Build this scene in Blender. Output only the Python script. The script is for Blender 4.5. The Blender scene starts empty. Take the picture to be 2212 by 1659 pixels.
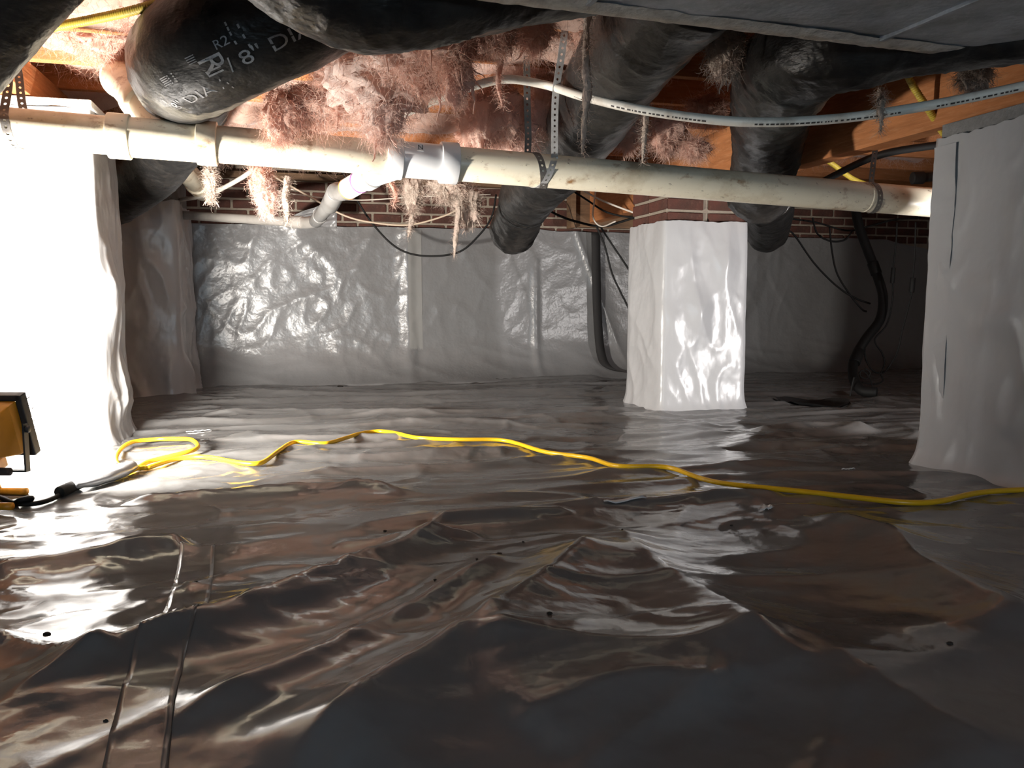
import bpy, bmesh, math, random
import numpy as np
from mathutils import Vector, Matrix

random.seed(7)
RNG = np.random.default_rng(11)
C = bpy.context.scene.collection
SC = bpy.context.scene

# ------------------------------------------------------------------ camera, world, lights, exposure
CAM_H, F, PITCH = 0.55, 1750.0, math.radians(5.7)
cam_d = bpy.data.cameras.new('camera'); cam = bpy.data.objects.new('camera', cam_d); C.objects.link(cam)
cam.location = (0, 0, CAM_H); cam.rotation_euler = (math.pi/2 - PITCH, 0, 0)
cam_d.sensor_width = 36.0; cam_d.lens = 36.0*F/2212.0; cam_d.clip_start = 0.02
SC.camera = cam
SC.view_settings.view_transform = 'Standard'; SC.view_settings.look = 'None'
SC.view_settings.gamma = 1.0; SC.view_settings.use_curve_mapping = False
SC.view_settings.exposure = 0.0
W = bpy.data.worlds.new('world'); SC.world = W; W.use_nodes = True
W.node_tree.nodes['Background'].inputs[0].default_value = (0.8, 0.9, 1.0, 1)
W.node_tree.nodes['Background'].inputs[1].default_value = 0.0

YAW = math.radians(15)
U = np.array([math.cos(YAW), math.sin(YAW), 0.0]); V = np.array([-math.sin(YAW), math.cos(YAW), 0.0])
def uv(u, v, z=0.0): return u*U + v*V + np.array([0, 0, z])
def to_uv(x, y): return x*U[0]+y*U[1], x*V[0]+y*V[1]
def at(px, py, D):
    """the point seen at a pixel of the photograph, D metres in front of the camera along the ground"""
    dx, dy = px-1106.0, 829.5-py
    fy = F*math.cos(PITCH)+dy*math.sin(PITCH); fz = dy*math.cos(PITCH)-F*math.sin(PITCH)
    return np.array([dx/fy*D, D, CAM_H+fz/fy*D])
def ground(px, py):
    dx, dy = px-1106.0, 829.5-py
    fy = F*math.cos(PITCH)+dy*math.sin(PITCH); fz = dy*math.cos(PITCH)-F*math.sin(PITCH)
    t = -CAM_H/fz
    return np.array([dx*t, fy*t, 0.0])

LAMP1_POWER, LAMP2_POWER, DOOR_POWER = 165.0, 100.0, 32.0
# daylight coming in at the crawl-space access opening in the wall behind the camera
dl = bpy.data.lights.new('access_daylight', 'AREA'); dl.shape = 'RECTANGLE'; dl.size = 0.9; dl.size_y = 0.6
dl.energy = DOOR_POWER; dl.color = (0.62, 0.84, 1.0)
dlo = bpy.data.objects.new('access_daylight', dl); C.objects.link(dlo)
dlo.location = uv(-0.25, -2.42, 0.72); dlo.rotation_euler = (math.pi/2, 0, YAW)

# ------------------------------------------------------------------ noise (numpy gradient noise)
_P = np.random.default_rng(3).permutation(256).astype(np.int64); _P = np.concatenate([_P, _P, _P])
_G3 = np.random.default_rng(4).normal(size=(256, 3)); _G3 /= np.linalg.norm(_G3, axis=1)[:, None]
def n3(x, y, z):
    x, y, z = np.broadcast_arrays(np.asarray(x, float), np.asarray(y, float), np.asarray(z, float))
    xi, yi, zi = np.floor(x).astype(np.int64), np.floor(y).astype(np.int64), np.floor(z).astype(np.int64)
    xf, yf, zf = x-xi, y-yi, z-zi
    fu, fv, fw = [t*t*t*(t*(t*6-15)+10) for t in (xf, yf, zf)]
    xi &= 255; yi &= 255; zi &= 255
    def g(a, b, c):
        h = _P[_P[_P[(xi+a) & 255]+((yi+b) & 255)]+((zi+c) & 255)]
        G = _G3[h]
        return G[..., 0]*(xf-a)+G[..., 1]*(yf-b)+G[..., 2]*(zf-c)
    l = lambda a, b, t: a+(b-a)*t
    return 1.5*l(l(l(g(0,0,0), g(1,0,0), fu), l(g(0,1,0), g(1,1,0), fu), fv),
             l(l(g(0,0,1), g(1,0,1), fu), l(g(0,1,1), g(1,1,1), fu), fv), fw)
def fbm(x, y, z, o=4):
    s, a, f = 0, 1.0, 1.0
    for _ in range(o):
        s = s+a*n3(x*f, y*f, z*f+7.3*f); a *= 0.5; f *= 2.03
    return s
def ridge(x, y, z, p=3.0):
    return np.clip(1-np.abs(n3(x, y, z))*1.6, 0, 1)**p

# ------------------------------------------------------------------ materials
def material(name, base, rough=0.5, metal=0.0, spec=0.5, var=None, bump=None, stretch=(1, 1, 1), bump2=None,
             transl=None, emit=None, rough_var=None, sheen=0.0, coat=0.0):
    m = bpy.data.materials.new(name); m.use_nodes = True
    nt = m.node_tree; N, L = nt.nodes, nt.links
    b = N['Principled BSDF']
    b.inputs['Base Color'].default_value = (*base, 1); b.inputs['Roughness'].default_value = rough
    b.inputs['Metallic'].default_value = metal; b.inputs['Specular IOR Level'].default_value = spec
    b.inputs['Coat Weight'].default_value = coat
    b.inputs['Sheen Weight'].default_value = sheen
    tc = N.new('ShaderNodeTexCoord'); mp = N.new('ShaderNodeMapping')
    mp.inputs['Scale'].default_value = stretch; L.new(tc.outputs['Object'], mp.inputs['Vector'])
    prev = None
    if var:
        vs = var if isinstance(var, list) else [var]
        for (col, scale, lo, hi) in vs:
            t = N.new('ShaderNodeTexNoise'); t.inputs['Scale'].default_value = scale
            t.inputs['Detail'].default_value = 6; t.inputs['Roughness'].default_value = 0.65
            L.new(mp.outputs[0], t.inputs['Vector'])
            r = N.new('ShaderNodeValToRGB'); r.color_ramp.elements[0].position = lo; r.color_ramp.elements[1].position = hi
            L.new(t.outputs['Fac'], r.inputs['Fac'])
            x = N.new('ShaderNodeMix'); x.data_type = 'RGBA'
            L.new(r.outputs['Color'], x.inputs[0])
            if prev: L.new(prev, x.inputs[6])
            else: x.inputs[6].default_value = (*base, 1)
            x.inputs[7].default_value = (*col, 1)
            prev = x.outputs[2]
        L.new(prev, b.inputs['Base Color'])
    if rough_var:
        sc, lo, hi = rough_var
        t = N.new('ShaderNodeTexNoise'); t.inputs['Scale'].default_value = sc; t.inputs['Detail'].default_value = 4
        L.new(mp.outputs[0], t.inputs['Vector'])
        r = N.new('ShaderNodeMapRange'); r.inputs['From Min'].default_value = .3; r.inputs['From Max'].default_value = .7
        r.inputs['To Min'].default_value = lo; r.inputs['To Max'].default_value = hi
        L.new(t.outputs['Fac'], r.inputs['Value']); L.new(r.outputs[0], b.inputs['Roughness'])
    nrm = None
    for bb in (bump, bump2):
        if bb:
            scale, strength, dist, st = bb
            mp2 = N.new('ShaderNodeMapping'); mp2.inputs['Scale'].default_value = st; L.new(tc.outputs['Object'], mp2.inputs['Vector'])
            t = N.new('ShaderNodeTexNoise'); t.inputs['Scale'].default_value = scale; t.inputs['Detail'].default_value = 3
            L.new(mp2.outputs[0], t.inputs['Vector'])
            bp = N.new('ShaderNodeBump'); bp.inputs['Strength'].default_value = strength; bp.inputs['Distance'].default_value = dist
            L.new(t.outputs['Fac'], bp.inputs['Height'])
            if nrm: L.new(nrm, bp.inputs['Normal'])
            nrm = bp.outputs['Normal']
    if nrm: L.new(nrm, b.inputs['Normal'])
    if transl:
        col, f = transl
        tr = N.new('ShaderNodeBsdfTranslucent'); tr.inputs['Color'].default_value = (*col, 1)
        mx = N.new('ShaderNodeMixShader'); mx.inputs[0].default_value = f
        L.new(b.outputs[0], mx.inputs[1]); L.new(tr.outputs[0], mx.inputs[2]); L.new(mx.outputs[0], N['Material Output'].inputs[0])
    if emit:
        b.inputs['Emission Color'].default_value = (*emit[0], 1); b.inputs['Emission Strength'].default_value = emit[1]
    return m

M = {}
M['floor_poly'] = material('floor_poly', (.172, .172, .172), .16, spec=.5, var=[((.13, .124, .118), 2.3, .42, .72)],
                           bump=(6, .35, .02, (1, 1, 1)), bump2=(38, .16, .004, (1, 1, 1)), rough_var=(3.0, .09, .22))
M['wall_poly'] = material('wall_poly', (.185, .185, .187), .3, spec=.6, bump=(9, .3, .02, (1, 1, 1)), bump2=(60, .35, .004, (1, 1, 1)))
M['pier_poly'] = material('pier_poly', (.43, .43, .438), .3, spec=.55, bump=(8, .35, .02, (1, 1, .7)), bump2=(50, .15, .003, (1, 1, .6)))
M['tape'] = material('tape', (.26, .258, .25), .22, spec=.5, bump=(30, .25, .004, (1, 1, 1)))
M['black_matte'] = material('black_matte', (.020, .019, .019), .75, spec=.3, bump=(22, .3, .01, (1, 1, 1)))
M['duct_black'] = material('duct_black', (.011, .0108, .0108), .36, spec=.5,
                           var=[((.038, .033, .029), 5.0, .48, .78), ((.034, .031, .029), 26, .5, .8)],
                           bump=(16, .5, .015, (1, 1, 1)), bump2=(60, .35, .004, (1, 1, 3)), rough_var=(6, .24, .55))
M['print'] = material('print', (.42, .42, .43), .5, var=((.10, .10, .10), 60, .5, .75))
M['trunk'] = material('trunk', (.46, .49, .53), .5, metal=.05, spec=.5, var=[((.25, .265, .28), 7, .4, .66), ((.58, .60, .63), 38, .55, .8)],
                      bump=(40, .5, .006, (1, 1, 1)), bump2=(8, .3, .02, (1, 1, 1)))
M['dust'] = material('dust', (.66, .63, .58), .9, spec=.2, var=[((.40, .37, .33), 24, .45, .7), ((.22, .10, .05), 5, .64, .72)], bump=(90, .9, .004, (1, 1, 1)))
M['wood'] = material('wood', (.50, .20, .078), .75, spec=.2, var=[((.29, .11, .042), 3.0, .4, .75), ((.58, .28, .13), 14, .5, .8)], stretch=(1, 1, 9),
                     bump=(10, .25, .005, (1, 1, 12)))
M['wood_dark'] = material('wood_dark', (.20, .12, .07), .8, spec=.2, var=[((.09, .055, .035), 4, .4, .7)], stretch=(1, 1, 7))
M['subfloor'] = material('subfloor', (.30, .17, .09), .85, spec=.1, var=[((.18, .09, .05), 9, .4, .7)])
M['pink'] = material('pink', (.70, .45, .36), 1.0, spec=.03, var=[((.78, .61, .53), 7, .40, .68), ((.60, .35, .25), 19, .5, .8)],
                     bump=(45, .45, .015, (1, 1, .5)), transl=((.76, .48, .38), .45), sheen=.3)
M['pink_pale'] = material('pink_pale', (.80, .66, .60), 1.0, spec=.03, var=[((.72, .48, .40), 10, .45, .75)],
                          bump=(45, .4, .015, (1, 1, .5)), transl=((.85, .6, .5), .45), sheen=.3)
M['dusty_fluff'] = material('dusty_fluff', (.50, .42, .36), 1.0, spec=.03, var=[((.62, .47, .40), 16, .45, .7)],
                            bump=(70, 1.0, .01, (1, 1, .5)), transl=((.6, .48, .4), .25))
M['pvc_old'] = material('pvc_old', (.84, .77, .61), .35, spec=.45, var=[((.52, .42, .28), 4.5, .50, .76), ((.33, .18, .08), 11, .58, .72), ((.22, .17, .12), 40, .62, .74)],
                        stretch=(1, 1, 1.6), bump=(30, .1, .003, (1, 1, 1)))
M['pvc_white'] = material('pvc_white', (.80, .80, .81), .3, spec=.5)
M['pvc_grey'] = material('pvc_grey', (.16, .155, .15), .4, spec=.45, var=((.12, .11, .10), 8, .5, .75))
M['pvc_shaded'] = material('pvc_shaded', (.36, .335, .31), .4, spec=.4, var=((.27, .245, .22), 7, .5, .75))  # darker copy of the white PVC, shade put into its colour
M['primer'] = material('primer', (.42, .10, .45), .4)
M['primer_orange'] = material('primer_orange', (.65, .28, .08), .4)
M['hose'] = material('hose', (.84, .80, .72), .42, spec=.45, var=[((.54, .46, .38), 12, .5, .74)])
M['ink'] = material('ink', (.06, .05, .045), .7)
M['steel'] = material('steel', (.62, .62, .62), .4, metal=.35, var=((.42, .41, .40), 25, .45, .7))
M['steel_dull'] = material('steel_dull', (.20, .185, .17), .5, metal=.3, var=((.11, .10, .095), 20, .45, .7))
M['yellow_tube'] = material('yellow_tube', (.62, .46, .06), .5, var=((.33, .25, .06), 18, .5, .72))
M['cord_yellow'] = material('cord_yellow', (.86, .50, .015), .32, spec=.5)
M['cord_black'] = material('cord_black', (.008, .008, .008), .65, spec=.25)
M['cable_tan'] = material('cable_tan', (.50, .40, .30), .6)
M['cable_white'] = material('cable_white', (.62, .57, .50), .55)
M['lamp_yellow'] = material('lamp_yellow', (.72, .30, .015), .45, var=((.55, .22, .015), 20, .5, .75))
M['lamp_black'] = material('lamp_black', (.035, .037, .04), .5, bump=(120, .3, .002, (1, 1, 1)))
M['grip'] = material('grip', (.06, .05, .05), .7)
M['glass_lit'] = material('glass_lit', (.9, .9, .9), .2, emit=((1, .93, .82), 60))
M['brick'] = material('brick', (.105, .044, .034), .9, spec=.15, var=[((.055, .034, .028), 6, .42, .7), ((.15, .08, .062), 40, .55, .8)], bump=(60, .5, .006, (1, 1, 1)))
M['mortar'] = material('mortar', (.29, .25, .20), .95, spec=.1, var=((.24, .20, .165), 20, .45, .7), bump=(80, .6, .006, (1, 1, 1)))
M['block'] = material('block', (.25, .245, .24), .95, spec=.1, var=((.17, .165, .16), 12, .4, .7), bump=(110, .7, .006, (1, 1, 1)))
M['cap_white'] = material('cap_white', (.66, .65, .63), .9, bump=(130, .8, .006, (1, 1, 1)))
M['duct_tape'] = material('duct_tape', (.36, .36, .37), .32, metal=.35, bump=(260, .35, .002, (1, 1, .2)))
M['crumb'] = material('crumb', (.03, .025, .02), .9)
M['scrap'] = material('scrap', (.75, .75, .75), .35)

# ------------------------------------------------------------------ object helpers
ORG = {}                                        # world origin of every object
def props(o, label=None, cat=None, group=None, kind=None):
    if label: o['label'] = label
    if cat: o['category'] = cat
    if group: o['group'] = group
    if kind: o['kind'] = kind
    return o
def thing(name, label, cat, loc, group=None):
    o = bpy.data.objects.new(name, None); C.objects.link(o); o.empty_display_size = .05
    o.location = Vector(loc); ORG[o] = np.array(loc, float)
    return props(o, label, cat, group)
def mesh_obj(name, verts, faces, mat, parent=None, smooth=True, origin=None):
    """one mesh object from world-space vertices; its origin is its parent's, or its own base"""
    verts = np.asarray(verts, float)
    if parent is not None: org = ORG[parent]
    elif origin is not None: org = np.asarray(origin, float)
    else:
        org = np.array([(verts[:, 0].min()+verts[:, 0].max())/2, (verts[:, 1].min()+verts[:, 1].max())/2, verts[:, 2].min()])
    me = bpy.data.meshes.new(name)
    vv = verts-org
    if isinstance(faces, np.ndarray) and faces.ndim == 2:
        n, k = faces.shape
        me.vertices.add(len(vv)); me.vertices.foreach_set('co', vv.astype(np.float32).ravel())
        me.loops.add(n*k); me.loops.foreach_set('vertex_index', faces.astype(np.int32).ravel())
        me.polygons.add(n); me.polygons.foreach_set('loop_start', np.arange(0, n*k, k, dtype=np.int32))
        me.update(calc_edges=True)
    else:
        me.from_pydata([tuple(p) for p in vv], [], [tuple(f) for f in faces])
    me.validate()
    me.polygons.foreach_set('use_smooth', np.full(len(me.polygons), smooth))
    me.materials.append(M[mat] if isinstance(mat, str) else mat)
    o = bpy.data.objects.new(name, me); C.objects.link(o)
    ORG[o] = org
    if parent is not None: o.parent = parent
    else: o.location = Vector(org)
    return o
def grid_faces(nr, nc, wrap=False):
    r = np.arange(nr-1)[:, None]; c = np.arange(nc if wrap else nc-1)[None, :]
    a = r*nc+c; b = r*nc+(c+1) % nc
    return np.stack([a, b, b+nc, a+nc], -1).reshape(-1, 4)
def box_vf(c, sx, sy, sz, ax=U, ay=V, az=np.array([0, 0, 1.0]), bev=0.0):
    """bevelled box centred at c along the axes ax, ay, az (full sizes)"""
    bm = bmesh.new(); bmesh.ops.create_cube(bm, size=1)
    for v in bm.verts: v.co = Vector((v.co.x*sx, v.co.y*sy, v.co.z*sz))
    if bev > 0: bmesh.ops.bevel(bm, geom=bm.edges[:], offset=bev, segments=2, affect='EDGES', profile=.6)
    vs = [np.asarray(c)+v.co.x*ax+v.co.y*ay+v.co.z*az for v in bm.verts]
    bm.verts.index_update()
    fs = [[v.index for v in f.verts] for f in bm.faces]; bm.free()
    return vs, fs
def box(name, c, sx, sy, sz, mat, parent=None, bev=.004, ax=U, ay=V, az=np.array([0, 0, 1.0])):
    vs, fs = box_vf(c, sx, sy, sz, ax, ay, az, bev)
    return mesh_obj(name, vs, fs, mat, parent, smooth=False)
def merge(*parts):
    V_, F_ = [], []
    for v, f in parts:
        k = len(V_); V_ += list(v); F_ += [[i+k for i in q] for q in f]
    return V_, F_
def spline(pts, n):
    P = np.array(pts, float); Q = np.vstack([2*P[0]-P[1], P, 2*P[-1]-P[-2]])
    seg = np.linalg.norm(np.diff(P, axis=0), axis=1); cum = np.concatenate([[0], np.cumsum(seg)])
    s = np.linspace(0, cum[-1], n); out = []
    for x in s:
        i = min(np.searchsorted(cum, x, 'right')-1, len(P)-2); t = (x-cum[i])/max(seg[i], 1e-9)
        p0, p1, p2, p3 = Q[i], Q[i+1], Q[i+2], Q[i+3]
        out.append(.5*((2*p1)+(-p0+p2)*t+(2*p0-5*p1+4*p2-p3)*t*t+(-p0+3*p1-3*p2+p3)*t**3))
    return np.array(out), s
def frames(P, up0=(0, 0, 1)):
    T = np.gradient(P, axis=0); T /= np.linalg.norm(T, axis=1)[:, None]+1e-12
    a = np.array(up0, float); a = a-T[0]*a.dot(T[0])
    if np.linalg.norm(a) < .1: a = np.array([1., 0, 0]); a = a-T[0]*a.dot(T[0])
    a /= np.linalg.norm(a); A = [a]
    for i in range(1, len(P)):
        a = A[-1]-T[i]*A[-1].dot(T[i]); a /= np.linalg.norm(a); A.append(a)
    A = np.array(A); return T, A, np.cross(T, A)
def tube_vf(pts, r, n=40, seg=12, rfn=None, cap=True, use_spline=True):
    if use_spline: P, s = spline(pts, n)
    else:
        P = np.array(pts, float); s = np.concatenate([[0], np.cumsum(np.linalg.norm(np.diff(P, axis=0), axis=1))]); n = len(P)
    T, A, B = frames(P)
    th = np.linspace(0, 2*math.pi, seg, endpoint=False)
    R = np.full((n, seg), r) if np.isscalar(r) else np.repeat(np.asarray(r)[:, None], seg, 1)
    if rfn is not None: R = R*rfn(s[:, None], th[None, :])
    G = P[:, None, :]+R[..., None]*(A[:, None, :]*np.cos(th)[None, :, None]+B[:, None, :]*np.sin(th)[None, :, None])
    vs = list(G.reshape(-1, 3)); fs = [list(f) for f in grid_faces(n, seg, True)]
    if cap:
        fs.append(list(range(seg))[::-1]); fs.append([(n-1)*seg+k for k in range(seg)])
    return vs, fs, (P, s, T, A, B, R, th)
def tube(name, pts, r, mat, parent=None, n=40, seg=12, **k):
    vs, fs, _ = tube_vf(pts, r, n, seg, **k)
    return mesh_obj(name, vs, fs, mat, parent)
def cyl(name, a, b, r, mat, parent=None, seg=32, r2=None, bev=.003):
    """straight cylinder with slightly eased rims"""
    a, b = np.asarray(a, float), np.asarray(b, float); d = (b-a)/np.linalg.norm(b-a); r2 = r if r2 is None else r2
    e = min(bev, np.linalg.norm(b-a)*.3)
    vs, fs, _ = tube_vf([a, a+d*e*.3, a+d*e, b-d*e, b-d*e*.3, b], np.array([r-e, r-e*.3, r, r2, r2-e*.3, r2-e]), seg=seg, use_spline=False)
    return mesh_obj(name, vs, fs, mat, parent)

# ------------------------------------------------------------------ the floor sheet (height field)
RIDGES = [  # pixel polyline, height, half width (m)
    ([(1310, 1130), (1420, 1240), (1560, 1340), (1760, 1440), (1980, 1560), (2150, 1659), (2350, 1780)], .034, .115),
    ([(1300, 1170), (1180, 1290), (1000, 1420), (820, 1540), (700, 1640), (560, 1780)], .050, .085),
    ([(1120, 1200), (920, 1320), (700, 1440), (480, 1540), (300, 1640)], .026, .040),
    ([(1730, 1115), (1900, 1160), (1990, 1240), (2120, 1320), (2330, 1420)], .034, .10),
    ([(1000, 1135), (800, 1230), (560, 1330), (310, 1425), (150, 1480), (-60, 1560)], .045, .060),
    ([(-60, 1262), (150, 1230), (330, 1192), (430, 1180)], .036, .050),
    ([(240, 1082), (420, 1072), (720, 1062), (900, 1075)], .030, .040),
    ([(-40, 1380), (170, 1452), (260, 1440)], .018, .025),
    ([(930, 1130), (1010, 1120), (1250, 1105)], .018, .03),
    ([(1330, 1092), (1500, 1080), (1700, 1075)], .016, .03),
    ([(1700, 1400), (1450, 1440), (1200, 1430), (1000, 1440)], .035, .12),
    ([(700, 1180), (900, 1170), (1050, 1150)], .014, .035),
    ([(1620, 940), (1750, 930), (1900, 935)], .03, .07),
    ([(1100, 1600), (1350, 1520), (1600, 1530)], .02, .07),
    ([(400, 905), (600, 895), (900, 900), (1200, 890)], .022, .05),
    ([(450, 850), (800, 855), (1300, 850)], .022, .06),
    ([(700, 930), (1000, 918), (1340, 925)], .015, .05),
]
_RS = []
for poly, amp, w in RIDGES:
    P = np.array([ground(*p)[:2] for p in poly]); _RS.append((spline(np.c_[P, np.zeros(len(P))], 60)[0][:, :2], amp, w))
PIT = ground(1755, 872)[:2]
def H(x, y):
    x, y = np.asarray(x, float), np.asarray(y, float)
    u, v = to_uv(x, y)
    near = np.clip((3.0-y)/1.6, 0, 1)
    h = .016*n3(u*.9, v*1.3, 1.7)+.012*n3(u*1.6+9, v*3.2, 4.1)*(.6+.4*near)
    far = 1-near
    # long taut wrinkles running along the room
    w1 = n3(u*.9+.35*v, v*6.5+.6*n3(u*.8, v*.8, 2), 8.2)
    h = h+(.006+.017*far)*ridge(u*1.0+.2*v, v*4.6+.7*n3(u*1.1, v, 3.3), 5.5, 2.2)*(.35+.65*np.clip(w1+.5, 0, 1))
    h = h+.009*far*n3(u*1.6, v*11, 6.6)
    # crumpled creases
    pt = np.clip(.5+1.6*n3(u*1.3+4, v*1.5, 22.2), .12, 1)
    h = h+.006*ridge(u*2.6+3, v*3.4, 12.1, 5)+.004*pt*ridge(u*6.1, v*7.4+2, 15.3, 3)
    h = h+.0018*pt*n3(u*19, v*23, 2.9)
    hr = np.zeros_like(h)
    for pl, amp, w in _RS:
        d2 = np.full(h.shape, 1e9); tt = np.zeros(h.shape)
        bb = (x > pl[:, 0].min()-4*w) & (x < pl[:, 0].max()+4*w) & (y > pl[:, 1].min()-4*w) & (y < pl[:, 1].max()+4*w)
        if not np.any(bb): continue
        xs, ys = x[bb], y[bb]; dd = np.full(xs.shape, 1e9); t_ = np.zeros(xs.shape)
        for i in range(len(pl)-1):
            a, b = pl[i], pl[i+1]; ab = b-a; L2 = ab.dot(ab)+1e-12
            t = np.clip(((xs-a[0])*ab[0]+(ys-a[1])*ab[1])/L2, 0, 1)
            q = (xs-a[0]-t*ab[0])**2+(ys-a[1]-t*ab[1])**2
            k = q < dd; dd = np.where(k, q, dd); t_ = np.where(k, (i+t)/(len(pl)-1), t_)
        env = np.clip(np.minimum(t_, 1-t_)*7, 0, 1)
        d = np.sqrt(dd)/w
        prof = np.exp(-d*1.5)*.55+np.exp(-d*d*.7)*.45
        hr[bb] += amp*env*env*(3-2*env)*prof
    # the small pit by the cables
    e = np.sqrt(((x-PIT[0])/.17)**2+((y-PIT[1])/.22)**2)
    h = h+hr-.035*np.clip((1.15-e)/.4, 0, 1)
    return h
def hz(x, y): return float(H(np.array([x]), np.array([y]))[0])

def make_floor():
    xs = np.concatenate([np.arange(-4.2, -2.6, .05), np.arange(-2.6, 2.9, .0115), np.arange(2.9, 7.4, .045)])
    ys = np.concatenate([np.arange(-3.6, .55, .06), np.arange(.55, 4.2, .0105), np.arange(4.2, 7.0, .018), np.arange(7.0, 9.4, .06)])
    X, Y = np.meshgrid(xs, ys)
    Z = H(X, Y)
    vs = np.stack([X, Y, Z], -1).reshape(-1, 3)
    o = mesh_obj('floor', vs, grid_faces(len(ys), len(xs)), 'floor_poly', origin=(0, 0, 0))
    return props(o, 'crumpled white plastic vapour barrier covering the whole crawl space floor', None, kind='structure')
floor = make_floor()

# ------------------------------------------------------------------ outer walls, ceiling
ZJ = 1.42                                   # underside of the joists
WB = 5.75                                   # back wall line (v)
def quadbox(name, u0, u1, v0, v1, z0, z1, mat, parent=None, bev=0.0):
    return box(name, uv((u0+u1)/2, (v0+v1)/2, (z0+z1)/2), u1-u0, v1-v0, z1-z0, mat, parent, bev)
props(quadbox('wall_left', -4.0, -3.85, -2.7, WB+.3, -.1, 1.70, 'block'), 'grey block foundation wall on the left', kind='structure')
props(quadbox('wall_right', 6.6, 6.75, -2.7, WB+.3, -.1, 1.70, 'block'), 'grey block foundation wall on the right', kind='structure')
# wall behind the camera with its access opening
wv = [box_vf(uv(-2.4, -2.55, .8), 3.2, .15, 1.8, bev=0), box_vf(uv(3.45, -2.55, .8), 6.3, .15, 1.8, bev=0),
      box_vf(uv(-.25, -2.55, .17), 1.1, .15, .54, bev=0), box_vf(uv(-.25, -2.55, 1.40), 1.1, .15, .6, bev=0)]
vs, fs = merge(*wv); props(mesh_obj('wall_front', vs, fs, 'block', smooth=False), 'grey block wall with the access opening', kind='structure')

# back wall: mortar core with real bricks along its visible top
wall_back = props(quadbox('wall_back', -3.9, 6.65, WB+.045, WB+.25, -.1, 1.70, 'mortar'), 'red brick foundation wall showing above the white sheet', kind='structure')
def brick_mesh(L, D, Hh, name):
    bm = bmesh.new(); bmesh.ops.create_cube(bm, size=1)
    for v in bm.verts: v.co = Vector((v.co.x*L, v.co.y*D, v.co.z*Hh))
    bmesh.ops.bevel(bm, geom=bm.edges[:], offset=.004, segments=1, affect='EDGES')
    me = bpy.data.meshes.new(name); bm.to_mesh(me); bm.free(); me.materials.append(M['brick']); return me
BR = [brick_mesh(.192, .06, .053, 'brick'), brick_mesh(.190, .062, .052, 'brick'), brick_mesh(.092, .06, .056, 'brick')]
def put_brick(me, p, rz, parent):
    o = bpy.data.objects.new('brick', me); C.objects.link(o); o.parent = parent
    o.location = Vector(np.asarray(p)-ORG[parent]); o.rotation_euler = (random.uniform(-.01, .01), random.uniform(-.012, .012), rz+random.uniform(-.012, .012))
    ORG[o] = np.asarray(p); return o
for r in range(5):
    z = 1.075+r*.067
    u_ = -.9+(r % 2)*.103
    while u_ < 5.5:
        put_brick(BR[random.randrange(2)], uv(u_, WB+.068+random.uniform(-.004, .003), z), YAW, wall_back); u_ += .2065

ceiling = props(quadbox('ceiling', -4.0, 6.75, -2.7, WB+.3, ZJ+.235, ZJ+.255, 'subfloor'), 'plywood subfloor underside', kind='structure')
v_ = -2.3
while v_ < WB:
    quadbox('joist', -3.9, 6.65, v_-.019, v_+.019, ZJ, ZJ+.235, 'wood', ceiling, .003); v_ += .405

def girder(u0, u1, z0, v0, v1, label):
    t = thing('wood_girder', label, 'beam', uv((u0+u1)/2, (v0+v1)/2, z0))
    n = 2 if u1-u0 < .13 else 3
    for i in range(n):
        a = u0+(u1-u0)*i/n; b = u0+(u1-u0)*(i+1)/n
        quadbox('plank', a+.0008, b-.0008, v0, v1, z0+(.004 if i % 2 else 0), ZJ-.001, 'wood', t, .003)
    return t
girder(2.10, 2.20, 1.135, 1.80, WB+.03, 'brown wooden girder running back over the middle brick pier')
girder(-1.02, -.90, 1.295, 2.6, WB+.03, 'wooden girder on top of the brightly lit left pier')
sp = thing('sill_plate', 'dark wooden sill board along the top of the brick wall', 'board', uv(1.3, WB, 1.38))
quadbox('plank', -1.9, 1.9, WB-.03, WB+.10, 1.375, 1.415, 'wood_dark', sp); quadbox('plank', 1.903, 5.4, WB-.03, WB+.10, 1.375, 1.415, 'wood_dark', sp)

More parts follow.
